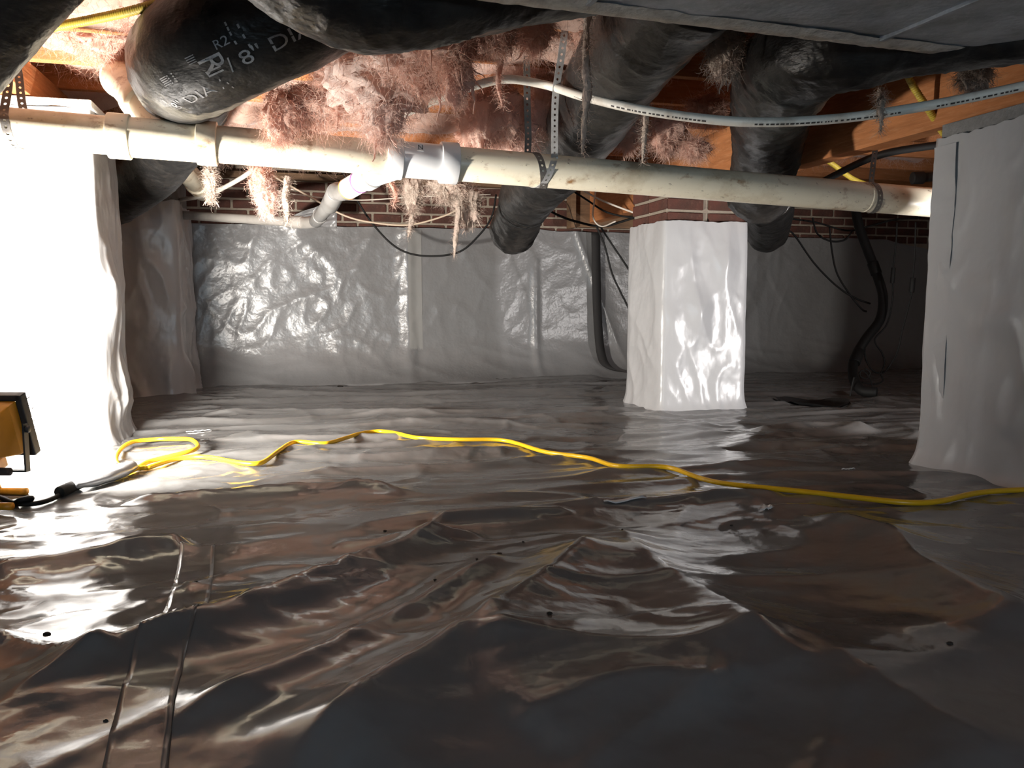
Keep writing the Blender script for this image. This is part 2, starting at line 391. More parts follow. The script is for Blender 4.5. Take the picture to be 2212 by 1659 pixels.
# ------------------------------------------------------------------ plastic sheets on wall and piers
def crease(a, b, seed, s=1.0):
    """film wrinkles in metres over sheet coordinates a (across), b (up)"""
    w = .012*n3(a*2.1*s, b*1.3*s, seed)+.008*ridge(a*2.7*s+.8*b, b*2.2*s, seed+3.1, 4)
    w = w+.005*ridge(a*6*s-2.2*b, b*4.5*s, seed+6.7, 3)+.003*n3(a*11*s, b*8*s, seed+9)
    return w+.0014*n3(a*30*s, b*34*s, seed+12)
def make_wall_sheet():
    t = thing('vapour_barrier', 'shiny grey plastic sheet hung along the back wall under the bricks', 'plastic sheet', uv(1.5, WB, 0))
    a = np.arange(-1.7, 5.6, .0125); b = np.linspace(0, 1, 84)
    A_, B_ = np.meshgrid(a, b)
    top = 1.075+.02*n3(a*1.3, 0, 5)+.012*n3(a*4, 0, 8)+.02*np.exp(-((a-1.7)/.35)**2)
    top = top-.10*np.clip((a-4.75)/.5, 0, 1)*np.clip((5.6-a)/.3, 0, 1)
    Zs = B_*top[None, :]-.03*(1-B_)
    cm = .5+.75*np.clip(1.3-np.abs(A_-.1)/.9, 0, 1)
    off = .02+crease(A_, Zs, 21.0)*cm+.0014*ridge(A_*22, Zs*17, 31, 2)*np.clip(1.2-np.abs(A_-.15)/.7, 0, 1)
    # a long diagonal fold and a soft vertical fold, toe kicked out on the floor
    d = (A_-2.03-.42*(1-Zs/1.08)); off = off+.03*np.exp(-np.abs(d)/.035)*np.clip(Zs*3, 0, 1)
    off = off+.018*np.exp(-((A_-1.72)/.03)**2)*np.clip((.98-Zs)*3, 0, 1)
    off = off+.022*np.exp(-((A_-.78)/.045)**2)
    sk = .6+.7*n3(A_*1.3, .3, 9)+.35*n3(A_*4.1, Zs*3, 4)
    off = off+(.16+.14*sk)*np.exp(-np.clip(Zs, 0, 9)/.085)+.02*ridge(A_*2.3+Zs*6, Zs*5, 17, 2)*np.exp(-Zs/.16)+.05*np.exp(-Zs/.25)*(.5+.5*n3(A_*1.7, 0, 3))
    P = A_[..., None]*U+(WB+.03-off)[..., None]*V+np.clip(Zs, -.02, 9)[..., None]*np.array([0, 0, 1.])
    mesh_obj('sheet', P.reshape(-1, 3), grid_faces(len(b), len(a)), 'wall_poly', t)
    # clear seam tape down the sheet
    for uc, w in ((.83, .10),):
        aa = np.linspace(uc-w/2, uc+w/2, 9); bb = np.linspace(.16, 1.06, 60); A2, B2 = np.meshgrid(aa, bb)
        o2 = .02+crease(A2, B2, 21.0)*(.5+.75*np.clip(1.3-np.abs(A2-.1)/.9, 0, 1))+.022*np.exp(-((A2-.78)/.045)**2)+.16*np.exp(-B2/.07)+.05*np.exp(-B2/.25)*(.5+.5*n3(A2*1.7, 0, 3))+.004
        o2 = o2+(.14*(.6+.7*n3(A2*1.3, .3, 9)+.35*n3(A2*4.1, B2*3, 4)))*np.exp(-B2/.085)+.02*ridge(A2*2.3+B2*6, B2*5, 17, 2)*np.exp(-B2/.16)
        o2 = o2+.0014*ridge(A2*22, B2*17, 31, 2)
        P = A2[..., None]*U+(WB+.03-o2)[..., None]*V+B2[..., None]*np.array([0, 0, 1.])
        mesh_obj('seam_tape', P.reshape(-1, 3), grid_faces(60, 9), 'tape', t)
    return t
make_wall_sheet()

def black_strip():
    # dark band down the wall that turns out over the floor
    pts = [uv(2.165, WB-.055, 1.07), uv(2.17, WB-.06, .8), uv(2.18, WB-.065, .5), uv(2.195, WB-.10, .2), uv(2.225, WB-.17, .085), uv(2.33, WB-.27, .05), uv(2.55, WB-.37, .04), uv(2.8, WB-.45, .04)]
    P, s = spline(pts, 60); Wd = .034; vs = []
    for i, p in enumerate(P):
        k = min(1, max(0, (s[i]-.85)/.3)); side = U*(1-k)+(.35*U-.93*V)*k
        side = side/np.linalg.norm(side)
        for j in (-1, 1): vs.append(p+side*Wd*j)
    o = mesh_obj('dark_band', vs, grid_faces(60, 2), 'black_matte')
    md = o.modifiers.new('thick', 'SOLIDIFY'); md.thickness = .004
    props(o, 'flat black strip running down the back wall onto the floor beside the middle pier', 'strap')
black_strip()

def pier_wrap(t, u0, u1, v0, v1, ztop, seed, amp=1.0, flare=.03, mat='pier_poly', rag=.012, dents=(), skip=None):
    """plastic sheet wrapped round a pier: closed loop of columns, rows up the height"""
    r = .012; pts = []
    def side(a, b, n):
        for i in range(n): pts.append((a[0]+(b[0]-a[0])*i/n, a[1]+(b[1]-a[1])*i/n))
    w, d = u1-u0, v1-v0; step = .011
    side((u0, v0), (u1, v0), max(8, int(w/step))); side((u1, v0), (u1, v1), max(8, int(d/step)))
    side((u1, v1), (u0, v1), max(8, int(w/step))); side((u0, v1), (u0, v0), max(8, int(d/step)))
    pts = np.array(pts); n = len(pts); cen = np.array([(u0+u1)/2, (v0+v1)/2])
    s = np.arange(n)*step
    # outward normals blended at the corners
    nx = np.where(np.abs(pts[:, 0]-u1) < 1e-6, 1., 0)+np.where(np.abs(pts[:, 0]-u0) < 1e-6, -1., 0)
    ny = np.where(np.abs(pts[:, 1]-v1) < 1e-6, 1., 0)+np.where(np.abs(pts[:, 1]-v0) < 1e-6, -1., 0)
    nn = np.stack([nx, ny], 1)
    nn = (nn+np.roll(nn, 1, 0)+np.roll(nn, -1, 0)); nn /= np.linalg.norm(nn, axis=1)[:, None]
    rows = int(ztop/.011); b = np.linspace(0, 1, rows)
    top = ztop+rag*n3(pts[:, 0]*9, pts[:, 1]*9, seed)+rag*.5*n3(pts[:, 0]*30, pts[:, 1]*30, seed)
    S, B = np.meshgrid(s, b); Z = B*top[None, :]-.03*(1-B)
    X3 = pts[:, 0][None, :]; Y3 = pts[:, 1][None, :]
    off = .012+amp*(.011*n3(X3*3.0+0*Z, Y3*3.0, Z*1.6+seed)+.010*ridge(X3*3.6+Z*.9, Y3*3.6-Z*.9, Z*1.7+seed, 3.5)
                    +.006*ridge(X3*7+Z*1.5, Y3*7+Z, Z*3.1+seed*2, 3)+.0028*n3(X3*17, Y3*17, Z*9+seed)+.0012*n3(X3*45, Y3*45, Z*30))
    for (su, sv, sz, ru, rz, a) in dents:      # local bulges: centre, radii, height
        off = off+a*np.exp(-(((X3-su)**2+(Y3-sv)**2)/ru**2+((Z-sz)/rz)**2))
    cd = np.minimum(np.minimum(np.hypot(X3-u0, Y3-v0), np.hypot(X3-u1, Y3-v0)), np.minimum(np.hypot(X3-u0, Y3-v1), np.hypot(X3-u1, Y3-v1)))
    off = .010+(off-.010)*(.35+.65*np.clip(cd/.06, 0, 1))
    off = off*np.clip(.35+Z*0+1-np.exp(-(top[None, :]-Z)/.08)*.5, 0, 2)+flare*np.exp(-np.clip(Z, 0, 9)/.045)
    Q = pts[None, :, :]+nn[None, :, :]*off[..., None]
    P = Q[..., 0:1]*U+Q[..., 1:2]*V+np.clip(Z, -.02, 9)[..., None]*np.array([0, 0, 1.])
    return mesh_obj('plastic_wrap', P.reshape(-1, 3), grid_faces(rows, n, True), mat, t)

def pier(u0, u1, v0, v1, zwrap, ztop, label, seed, bricks=True, core='mortar', **k):
    t = thing('masonry_pier', label, 'pier', uv((u0+u1)/2, (v0+v1)/2, 0))
    i = .009 if bricks else .004
    quadbox('core', u0+i, u1-i, v0+i, v1-i, -.05, ztop, core, t, .003)
    pier_wrap(t, u0, u1, v0, v1, zwrap, seed, **k)
    if bricks:
        r = 0; z = ztop-.03
        while z > zwrap-.09:
            off = .0 if r % 2 else .103
            for (p, q, rz) in (((u0, v0+.03), (u1, v0+.03), 0), ((u0+.03, v1), (u0+.03, v0), math.pi/2), ((u1-.03, v0), (u1-.03, v1), math.pi/2)):
                L = math.hypot(q[0]-p[0], q[1]-p[1]); dx, dy = (q[0]-p[0])/L, (q[1]-p[1])/L
                m = int(L/.205); gap = L/m
                for j in range(m):
                    c = (j+.5)*gap
                    put_brick(BR[j % 2], uv(p[0]+dx*c, p[1]+dy*c, z), YAW+rz, t)
            r += 1; z -= .067
    return t
p1 = pier(-1.17, -.72, 3.38, 3.80, 1.262, 1.262, 'tall white plastic-wrapped pier glaring in the work light', 2.0, bricks=False, core='block', amp=.9, rag=.004,
          dents=[(-.72, 3.5, .55, .12, .2, .02), (-.72, 3.6, .2, .14, .12, .03)])
quadbox('cap', -1.19, -.70, 3.36, 3.82, 1.263, 1.294, 'cap_white', p1, .006)
p2 = pier(-1.12, -.65, 5.02, 5.70, 1.13, 1.41, 'shadowed grey plastic-wrapped pier standing behind the glaring one', 5.0, bricks=False, core='block', amp=1.5, rag=.02,
          dents=[(-.65, 5.05, .12, .10, .12, .03), (-.65, 5.5, .15, .08, .15, .035)])
p3 = pier(1.775, 2.215, 3.71, 4.12, .955, 1.134, 'brick pier wrapped in glossy white plastic, standing free in the middle', 9.0, amp=.8, rag=.007,
          dents=[(1.79, 3.71, .45, .05, .09, .018), (1.95, 3.71, .5, .07, .12, .022), (2.1, 3.71, .75, .06, .10, .016)])
p4 = pier(2.075, 2.765, 1.20, 2.285, 1.085, 1.134, 'wide grey plastic-wrapped pier at the right edge, nearest the camera', 14.0, bricks=False, core='block', amp=.7, rag=.015,  # width and depth stretched out of view to block the second lamp
          dents=[(2.02, 2.0, .5, .10, .06, .02), (2.02, 2.15, .25, .03, .15, .02)])
for (a, b, m) in ((1.25, 1.62, 'wood_dark'), (1.63, 1.99, 'block'), (2.0, 2.27, 'wood_dark')):
    quadbox('shim_block', 2.32, 2.6, a, b, 1.135, ZJ, m, p4, .006)
# overlap strip taped down the near pier's side
aa = np.linspace(2.19, 2.285, 8); zz = np.linspace(.03, 1.06, 60); A2, Z2 = np.meshgrid(aa, zz)
off = .020+.006*n3(A2*9, Z2*5, 3)+.004*n3(A2*3, Z2*22, 7)
P = (2.075-off)[..., None]*U+A2[..., None]*V+Z2[..., None]*np.array([0, 0, 1.])
mesh_obj('overlap_strip', P.reshape(-1, 3), grid_faces(60, 8), 'pier_poly', p4)

# loose sheet corner behind the small drain
aa = np.linspace(0, 1, 24); A2, B2 = np.meshgrid(aa, aa)
c0, c1, c2, c3 = at(600, 488, 5.15), at(728, 492, 5.2), at(728, 430, 5.2), at(640, 462, 5.15)
P = (c0*((1-A2)*(1-B2))[..., None]+c1*(A2*(1-B2))[..., None]+c2*(A2*B2)[..., None]+c3*((1-A2)*B2)[..., None])
P[..., 1] += .03*n3(A2*3, B2*3, 1)+.02*n3(A2*7, B2*6, 4)
o = mesh_obj('loose_sheet', P.reshape(-1, 3), grid_faces(24, 24), 'wall_poly'); o.modifiers.new('thick', 'SOLIDIFY').thickness = .002
props(o, 'small loose flap of plastic behind the grey drain elbow', 'plastic sheet')

# seam tape across the foreground sheet
tp = np.array([ground(*p) for p in ((428, 1188), (412, 1290), (380, 1385), (350, 1440), (320, 1540), (292, 1680), (270, 1800))])
Pm, s = spline(tp, 120); T = np.gradient(Pm, axis=0); T /= np.linalg.norm(T, axis=1)[:, None]; Nn = np.stack([-T[:, 1], T[:, 0], 0*T[:, 0]], 1)
k = np.linspace(-.036, .036, 9); G = Pm[:, None, :]+Nn[:, None, :]*k[None, :, None]
G[..., 2] = H(G[..., 0], G[..., 1])+.0018
o = mesh_obj('seam_tape', G.reshape(-1, 3), grid_faces(120, 9), 'floor_poly'); o.modifiers.new('thick', 'SOLIDIFY').thickness = .001
props(o, 'wide strip of seam tape crossing the floor sheet at lower left', 'tape')

# pit: black sheet stands in for the dark inside the hole
th = np.linspace(0, 2*math.pi, 40, endpoint=False); rr = np.linspace(.02, 1, 8); vs = []
for r_ in rr:
    for a in th:
        w = 1+.10*math.sin(3*a+1)+.06*math.sin(5*a)
        x, y = PIT[0]+.19*r_*w*math.cos(a), PIT[1]+.22*r_*w*math.sin(a)
        vs.append((x, y, hz(x, y)+.016))
o = mesh_obj('pit_dark', vs, grid_faces(8, 40, True), 'black_matte'); props(o, 'black sheet standing for the dark of an oval hole in the floor sheet beside the thick cable', 'hole')

# ------------------------------------------------------------------ trunk duct overhead
def trunk():
    ty = math.radians(17.8); U2 = np.array([math.cos(ty), math.sin(ty), 0.]); V2 = np.array([-math.sin(ty), math.cos(ty), 0.])
    uv = lambda a, b, z=0.: a*U2+b*V2+np.array([0, 0, z])
    def quadbox(name, u0, u1, v0, v1, z0, z1, mat, parent, bev): return box(name, uv((u0+u1)/2, (v0+v1)/2, (z0+z1)/2), u1-u0, v1-v0, z1-z0, mat, parent, bev, U2, V2)
    t = thing('trunk_duct', 'grey insulated sheet-metal trunk duct overhead at the top right', 'duct', uv(.7, 1.25, 1.15))
    v1 = 1.60; z0 = 1.152
    xs = np.linspace(-.75, 2.18, 196); ys = np.linspace(.75, v1, 60); A2, B2 = np.meshgrid(xs, ys)
    Z2 = z0+.006*n3(A2*2, B2*3, 2)+.003*n3(A2*9, B2*9, 5)
    P = A2[..., None]*U2+B2[..., None]*V2+Z2[..., None]*np.array([0, 0, 1.])
    mesh_obj('underside', P.reshape(-1, 3), grid_faces(60, 196)[:, ::-1], 'trunk', t)
    quadbox('body', -.75, 2.18, .75, v1-.004, z0+.014, ZJ-.004, 'trunk', t, .004)
    # dusty folded flange along the far lower edge
    n = 190; xs = np.linspace(-.78, 2.20, n); vs = []
    for i, a in enumerate(xs):
        e = .012*float(n3(a*7, 1, 3))+.007*float(n3(a*23, 4, 3))
        j = .003*float(n3(a*31, 9, 1))
        for (v, z) in ((v1-.045+e, z0-.003), (v1-.02, z0-.007+j), (v1+.004, z0-.009+j), (v1+.012, z0-.002+j), (v1+.012, z0+.016), (v1-.004, z0+.018)):
            vs.append(uv(a, v, z))
    mesh_obj('flange', vs, grid_faces(n, 6)[:, ::-1], 'dust', t)
    for a in (-.28, .665, 1.39):
        quadbox('seam', a-.006, a+.006, .75, v1-.03, z0-.008, z0+.004, 'trunk', t, .002)
trunk()

# ------------------------------------------------------------------ flexible ducts
def duct_rfn(seed, amp=1.0):
    def f(s, th):
        cx, cy = np.cos(th), np.sin(th)
        w = .035*n3(cx*1.3+seed, cy*1.3, s*3.0)+.045*(ridge(cx*1.6+seed, cy*1.6, s*7.5, 3)-.25)
        w = w+.022*ridge(cx*2.2, cy*2.2+seed, s*19+1.5*np.sin(th+seed), 2.5)+.008*n3(cx*4, cy*4+seed, s*40)
        return 1+amp*w
    return f
DUCT = {}
def flex_duct(key, pts, r, label, seed, amp=1.0, n=190, rad=None, cap=True):
    t = thing('flex_duct', label, 'duct', np.array(pts[len(pts)//2])-np.array([0, 0, r]), 'black flexible ducts under the joists')
    R = r if rad is None else np.interp(np.linspace(0, 1, n), *rad)*r
    vs, fs, info = tube_vf(pts, R, n, 64, rfn=duct_rfn(seed, amp), cap=cap)
    jk = mesh_obj('jacket', vs, fs, 'duct_black', t)
    DUCT[key] = (jk, info); return jk
tA = flex_duct('A', [at(800, -75, 2.2), at(650, 5, 2.14), at(520, 70, 2.14), at(430, 116, 2.22), at(395, 150, 2.5), at(402, 200, 2.95), at(390, 265, 3.4), at(330, 360, 3.9), at(240, 430, 4.25)],
          .152, 'printed black flex duct sloping down behind the cream pipe at upper left', 1.0, .7, rad=([0, .45, .6, 1], [1, 1, .92, .9]))
flex_duct('B', [at(540, -215, 1.62), at(650, -115, 1.68), at(780, -48, 1.75), at(950, -62, 1.8), at(1100, -92, 1.86), at(1270, -120, 1.9)],
          .142, 'dusty black flex duct at the top middle, kinked against the printed one', 4.0, .9)
flex_duct('C', [at(1520, -70, 1.98), at(1440, 10, 2.2), at(1385, 80, 2.4), at(1325, 165, 2.7), at(1268, 260, 3.1), at(1208, 345, 3.6), at(1160, 395, 3.95), at(1138, 425, 4.25)],
          .143, 'black flex duct dropping away from the trunk behind the metal hanger strap', 7.0, .8)
tC2 = flex_duct('C2', [at(1142, 418, 4.2), at(1126, 455, 4.4), at(1112, 492, 4.55), at(1100, 526, 4.66)], .125,
          'short black duct sleeve hanging against the back wall sheet', 8.5, 1.3, n=70, rad=([0, .1, .85, .95, 1], [.9, 1.05, 1, .8, .25]))
flex_duct('D', [at(2330, 20, 1.9), at(2215, 42, 1.98), at(2100, 50, 2.04), at(1960, 62, 2.08), at(1830, 92, 2.14), at(1738, 122, 2.3), at(1690, 170, 2.62), at(1668, 240, 3.05), at(1658, 320, 3.4), at(1645, 395, 3.62), at(1636, 432, 3.72)],
          .142, 'crumpled shiny black flex duct elbowing down at the upper right', 11.0, 1.35, rad=([0, .25, .45, 1], [.62, .85, 1.04, .92]))
flex_duct('D2', [at(1662, 425, 4.2), at(1662, 460, 4.6), at(1658, 495, 5.0), at(1655, 512, 5.2)], .125,
          'round dark duct end beyond the middle pier on the right', 13.0, .8, n=80, rad=([0, .2, .85, .96, 1], [.9, 1, 1, .8, .3]))
flex_duct('E', [at(190, -300, 1.75), at(60, -150, 1.72), at(-48, -28, 1.72), at(-160, 100, 1.74), at(-320, 260, 1.8)],
          .145, 'smooth black duct cutting across the top left corner', 16.0, .35)

# wire tie round the gathered sleeve
P_, s_, T_, A_, B_, R_, th_ = DUCT['C2'][1]
def ring_on(key, i, grow, tube_r, name, mat, parent):
    P_, s_, T_, A_, B_, R_, th_ = DUCT[key][1]
    pts = [P_[i]+(R_[i, k % 64]+grow)*(A_[i]*math.cos(th_[k % 64])+B_[i]*math.sin(th_[k % 64])) for k in range(0, 65, 2)]
    return tube(name, pts, tube_r, mat, parent, n=66, seg=6)
ring_on('C2', 12, .002, .004, 'wire_tie', 'cord_black', tC2); ring_on('C2', 18, .002, .004, 'wire_tie', 'cord_black', tC2)

# white printing on the jacket of duct A, laid on its surface
def text_mesh(body, size):
    cu = bpy.data.curves.new('t', 'FONT'); cu.body = body; cu.size = size; cu.resolution_u = 3; cu.align_x = 'LEFT'; cu.align_y = 'BOTTOM_BASELINE'
    ob = bpy.data.objects.new('t', cu); C.objects.link(ob)
    dg = bpy.context.evaluated_depsgraph_get(); dg.update()
    me = bpy.data.meshes.new_from_object(ob.evaluated_get(dg))
    v = np.array([x.co[:] for x in me.vertices]).reshape(-1, 3); f = [list(p.vertices) for p in me.polygons]
    bpy.data.objects.remove(ob); bpy.data.meshes.remove(me); bpy.data.curves.remove(cu)
    return v, f
def proj(p):
    d = p-np.array([0, 0, CAM_H]); fwd = d[..., 1]*math.cos(PITCH)-d[..., 2]*math.sin(PITCH); up = d[..., 1]*math.sin(PITCH)+d[..., 2]*math.cos(PITCH)
    return np.stack([1106+F*d[..., 0]/fwd, 829.5-F*up/fwd], -1)
def surf_point(info, sq, tq, lift):
    P, s, T, A, B, R, th = info
    i = np.clip(np.interp(sq, s, np.arange(len(s))), 0, len(s)-1.001); i0 = i.astype(int); f = (i-i0)[:, None]
    lp = lambda X: X[i0]*(1-f)+X[i0+1]*f
    k = (tq/(2*math.pi)*64) % 64; k0 = k.astype(int); kf = k-k0
    r = (R[i0, k0]*(1-kf)+R[i0, (k0+1) % 64]*kf)*(1-f[:, 0])+(R[i0+1, k0]*(1-kf)+R[i0+1, (k0+1) % 64]*kf)*f[:, 0]
    return lp(P)+(r+lift)[:, None]*(lp(A)*np.cos(tq)[:, None]+lp(B)*np.sin(tq)[:, None])
def duct_text(key, specs, label):
    t, info = DUCT[key]; P, s, T, A, B, R, th = info
    G = P[:, None, :]+R[..., None]*(A[:, None, :]*np.cos(th)[None, :, None]+B[:, None, :]*np.sin(th)[None, :, None])
    nrm = G-P[:, None, :]; front = np.einsum('ijk,ijk->ij', nrm, G-np.array([0, 0, CAM_H])) < 0
    pj = proj(G)
    # does s grow to the left on screen? text must read left to right along the jacket
    for body, px, py, size, flip in specs:
        d = np.hypot(pj[..., 0]-px, pj[..., 1]-py)+np.where(front, 0, 1e6)
        i, k = np.unravel_index(np.argmin(d), d.shape)
        v, f = text_mesh(body, size)
        # subdivide long faces by adding no vertices: glyph outlines are fine enough for this curvature
        sg = -1 if proj(P[min(i+3, len(P)-1)])[0] < proj(P[max(i-3, 0)])[0] else 1
        up_k = 1 if pj[i, (k+2) % 64, 1] < pj[i, (k-2) % 64, 1] else -1
        a, b = v[:, 0], v[:, 1]
        if flip: a, b = b*1.0, -a
        q = surf_point(info, s[i]+sg*a, th[k]+up_k*b/R[i, k], np.full(len(v), .0016))
        o = mesh_obj('print', q, f, 'print', t, smooth=False); o['label'] = label; o['kind'] = 'stuff'

duct_text('A', [('/ 8" DIA /', 500, 160, .050, False), ('/ 8" DIA /', 384, 236, .040, False), ('R', 418, 132, .075, True), ('ll', 434, 152, .05, True),
                ('R2', 462, 112, .030, False), ('- - -', 505, 50, .04, True), ('--- -', 470, 50, .035, True),
                ('llll', 396, 118, .024, True), ('::::', 360, 165, .03, True), ('lllll', 350, 170, .022, True), ('- -', 480, 178, .03, True), ('lll', 362, 228, .022, False)], 'pale printed lettering on black duct jacket')

# ------------------------------------------------------------------ main cream drain pipe and its fittings
PV = 2.76; RP = .057
zl, zr = 1.068, .952
def pipe_pt(u): return uv(u, PV, zl+(zr-zl)*(u+.82)/(2.48+.82))
def pu(px):                       # u of the pipe axis at an image column
    a, b = -3.0, 4.0
    for _ in range(50):
        m = (a+b)/2
        if proj(pipe_pt(m))[0] < px: a = m
        else: b = m
    return (a+b)/2
dp = thing('drain_pipe', 'long stained cream plastic drain pipe crossing the whole crawl space', 'pipe', pipe_pt(.8)-np.array([0, 0, RP]))
cyl('pipe', pipe_pt(-1.75), pipe_pt(pu(240)), RP, 'pvc_old', dp, 40)
cyl('wye_body', pipe_pt(pu(236)), pipe_pt(pu(468)), RP+.003, 'pvc_old', dp, 40)
cyl('hub', pipe_pt(pu(234)), pipe_pt(pu(283)), RP+.011, 'pvc_old', dp, 40)
cyl('hub', pipe_pt(pu(426)), pipe_pt(pu(470)), RP+.011, 'pvc_old', dp, 40)
cyl('pipe', pipe_pt(pu(466)), pipe_pt(pu(840)), RP, 'pvc_old', dp, 40)
cw = cyl('white_wye', pipe_pt(pu(836)), pipe_pt(pu(985)), RP+.002, 'pvc_white', dp, 40); cw['label'] = 'new bright white pipe fitting'
cyl('hub', pipe_pt(pu(834)), pipe_pt(pu(869)), RP+.011, 'pvc_white', dp, 40)
cyl('hub', pipe_pt(pu(950)), pipe_pt(pu(988)), RP+.012, 'pvc_white', dp, 40)
cyl('pipe', pipe_pt(pu(984)), pipe_pt(3.4), RP, 'pvc_old', dp, 40)
cyl('collar', pipe_pt(pu(1866)), pipe_pt(pu(1872)), RP+.0012, 'pvc_old', dp, 40)
# sticker with an N on the white fitting
c = pipe_pt(pu(903))+np.array([0, 0, .018])
nv = -V*math.cos(.35)+np.array([0, 0, 1])*math.sin(.35)
tv, tf = text_mesh('N', .024); zz = np.cross(U, -nv); zz = zz/np.linalg.norm(zz)
if zz[2] < 0: zz = -zz
st_v, st_f = box_vf(c+nv*(RP+.0005)-np.array([0, 0, .004]), .020, .0012, .026, U, nv, zz, 0)
stk = mesh_obj('sticker', st_v, st_f, 'scrap', dp, smooth=False)
mesh_obj('print', [c+nv*(RP+.0016)+U*(p[0]-.009)+zz*(p[1]-.0125) for p in tv], tf, 'ink', stk, smooth=False)
# branch of the old wye rising to an elbow at upper left
b0 = pipe_pt(pu(395)); b1 = at(308, 222, 2.70); b2 = at(272, 178, 2.80)
cyl('branch', b0, b1, RP*.98, 'pvc_old', dp, 36)
dirb = (b2-b1)/np.linalg.norm(b2-b1)
cyl('hub', b1-dirb*.03, b1+dirb*.035, RP+.010, 'pvc_old', dp, 36)
tube('elbow', [b1+dirb*.02, at(282, 190, 2.80), at(262, 172, 2.90), at(262, 172, 3.0), at(275, 182, 3.08), at(292, 196, 3.16)], RP*1.08, 'pvc_old', dp, n=40, seg=32)
tube('hub', [at(262, 170, 2.93), at(262, 168, 2.97)], RP+.012, 'pvc_old', dp, n=6, seg=32)
lp2 = thing('lower_drain_pipe', 'tan drain pipe running away in the shadow below the cream pipe at left', 'pipe', at(415, 400, 4.4)-np.array([0, 0, .05]))
cyl('pipe', at(350, 318, 3.75), at(432, 402, 4.75), RP, 'pvc_old', lp2, 32); cyl('hub', at(424, 394, 4.62), at(440, 410, 4.85), RP+.01, 'pvc_old', lp2, 32)

# small branch drain: white wye leg, grey elbow, grey riser, long pale pipe
bd = thing('branch_drain', 'thin pale drain line with grey elbow joining the white fitting', 'pipe', at(690, 480, 4.3)-np.array([0, 0, .04]))
w0 = pipe_pt(pu(885))-np.array([0, 0, .01]); w1 = at(800, 380, 2.84); w2 = at(752, 408, 2.98)
cyl('wye_leg', w0, w1, .040, 'pvc_white', bd, 32); d_ = (w2-w1)/np.linalg.norm(w2-w1)
cyl('hub', w1-d_*.015, w1+d_*.03, .046, 'pvc_white', bd, 32)
bu = cyl('bushing', w1, w2, .038, 'pvc_white', bd, 32)
k1 = w1*.55+w2*.45; cyl('primer_ring', k1-d_*.004, k1+d_*.004, .0395, 'primer', bu, 32, bev=.001); cyl('primer_ring', w2-d_*.006, w2+d_*.001, .0392, 'primer_orange', bu, 32, bev=.001)
e0 = at(728, 412, 3.12); e1 = at(716, 436, 3.3); e2 = at(682, 478, 4.25)
tube('elbow', [w2-d_*.01, w2+d_*.05, e0, e1], .031, 'pvc_grey', bd, n=24, seg=24)
cyl('hub', e0+(e1-e0)*.1, e0+(e1-e0)*1.3, .036, 'pvc_grey', bd, 28)
cyl('riser', e1, e2, .030, 'pvc_grey', bd, 28)
cyl('hub', e2+(e1-e2)*.32, e2+(e1-e2)*.02, .035, 'pvc_grey', bd, 28)
g0 = at(662, 481, 4.40); g1 = at(380, 464, 5.02)
tube('elbow', [e2+(e1-e2)*.08, e2, g0, g0+(g1-g0)*.06], .031, 'pvc_shaded', bd, n=24, seg=24)
cyl('hub', g0+(g1-g0)*.03, g0+(g1-g0)*.13, .033, 'pvc_shaded', bd, 28)
cyl('pipe', g0, g1, .026, 'pvc_shaded', bd, 28)

# ------------------------------------------------------------------ perforated hanger straps (holes are real)
def strap_mesh(P, side, w=.024, pitch=.019, hole=.0042, th=.0014):
    P = np.asarray(P); s = np.concatenate([[0], np.cumsum(np.linalg.norm(np.diff(P, axis=0), axis=1))])
    n = max(2, int(s[-1]/pitch)); vs, fs = [], []
    at_s = lambda q: np.array([np.interp(q, s, P[:, k]) for k in range(3)])
    sd_s = lambda q: np.array([np.interp(q, s, side[:, k]) for k in range(3)])
    ang = [math.pi*(2*k+1)/8 for k in range(8)]
    for i in range(n):
        c = (i+.5)*pitch; base = len(vs)
        out = [(pitch/2, w*.2), (pitch/2*.45, w/2), (-pitch/2*.45, w/2), (-pitch/2, w*.2), (-pitch/2, -w*.2), (-pitch/2*.45, -w/2), (pitch/2*.45, -w/2), (pitch/2, -w*.2)]
        out = [(pitch/2, w/2*.5), (pitch/2*.5, w/2), (-pitch/2*.5, w/2), (-pitch/2, w/2*.5), (-pitch/2, -w/2*.5), (-pitch/2*.5, -w/2), (pitch/2*.5, -w/2), (pitch/2, -w/2*.5)]
        inn = [(hole*math.cos(a), hole*math.sin(a)) for a in ang]
        for (a, b) in out+inn:
            vs.append(at_s(c+a)+sd_s(c+a)*b)
        for k in range(8):
            k2 = (k+1) % 8; fs.append([base+k, base+k2, base+8+k2, base+8+k])
        kk = len(vs)                       # square off the corners
        for (a, b) in ((pitch/2, w/2), (-pitch/2, w/2), (-pitch/2, -w/2), (pitch/2, -w/2)): vs.append(at_s(c+a)+sd_s(c+a)*b)
        fs += [[base+0, kk, base+1], [base+2, kk+1, base+3], [base+4, kk+2, base+5], [base+6, kk+3, base+7]]
    return vs, fs
def strap(pts, label, mat='steel', wrap_u=None, sidev=None, n=80):
    P, s = spline(pts, n); sd = np.repeat((U if sidev is None else np.asarray(sidev))[None, :], n, 0)
    vs, fs = strap_mesh(P, sd)
    o = mesh_obj('hanger_strap', vs, fs, mat, smooth=False); md = o.modifiers.new('thick', 'SOLIDIFY'); md.thickness = .0015
    return props(o, label, 'strap', 'perforated metal hanger straps')
def loop_under(u, du, a0, a1, r=RP+.003, n=14):
    """points round the pipe from angle a0 to a1 (0 = towards the camera, 90 = up)"""
    out = []
    for i in range(n):
        t = i/(n-1); a = math.radians(a0+(a1-a0)*t); c = pipe_pt(u+du*t)
        out.append(c-V*r*math.cos(a)+np.array([0, 0, 1])*r*math.sin(a))
    return out
uc = pu(1172)
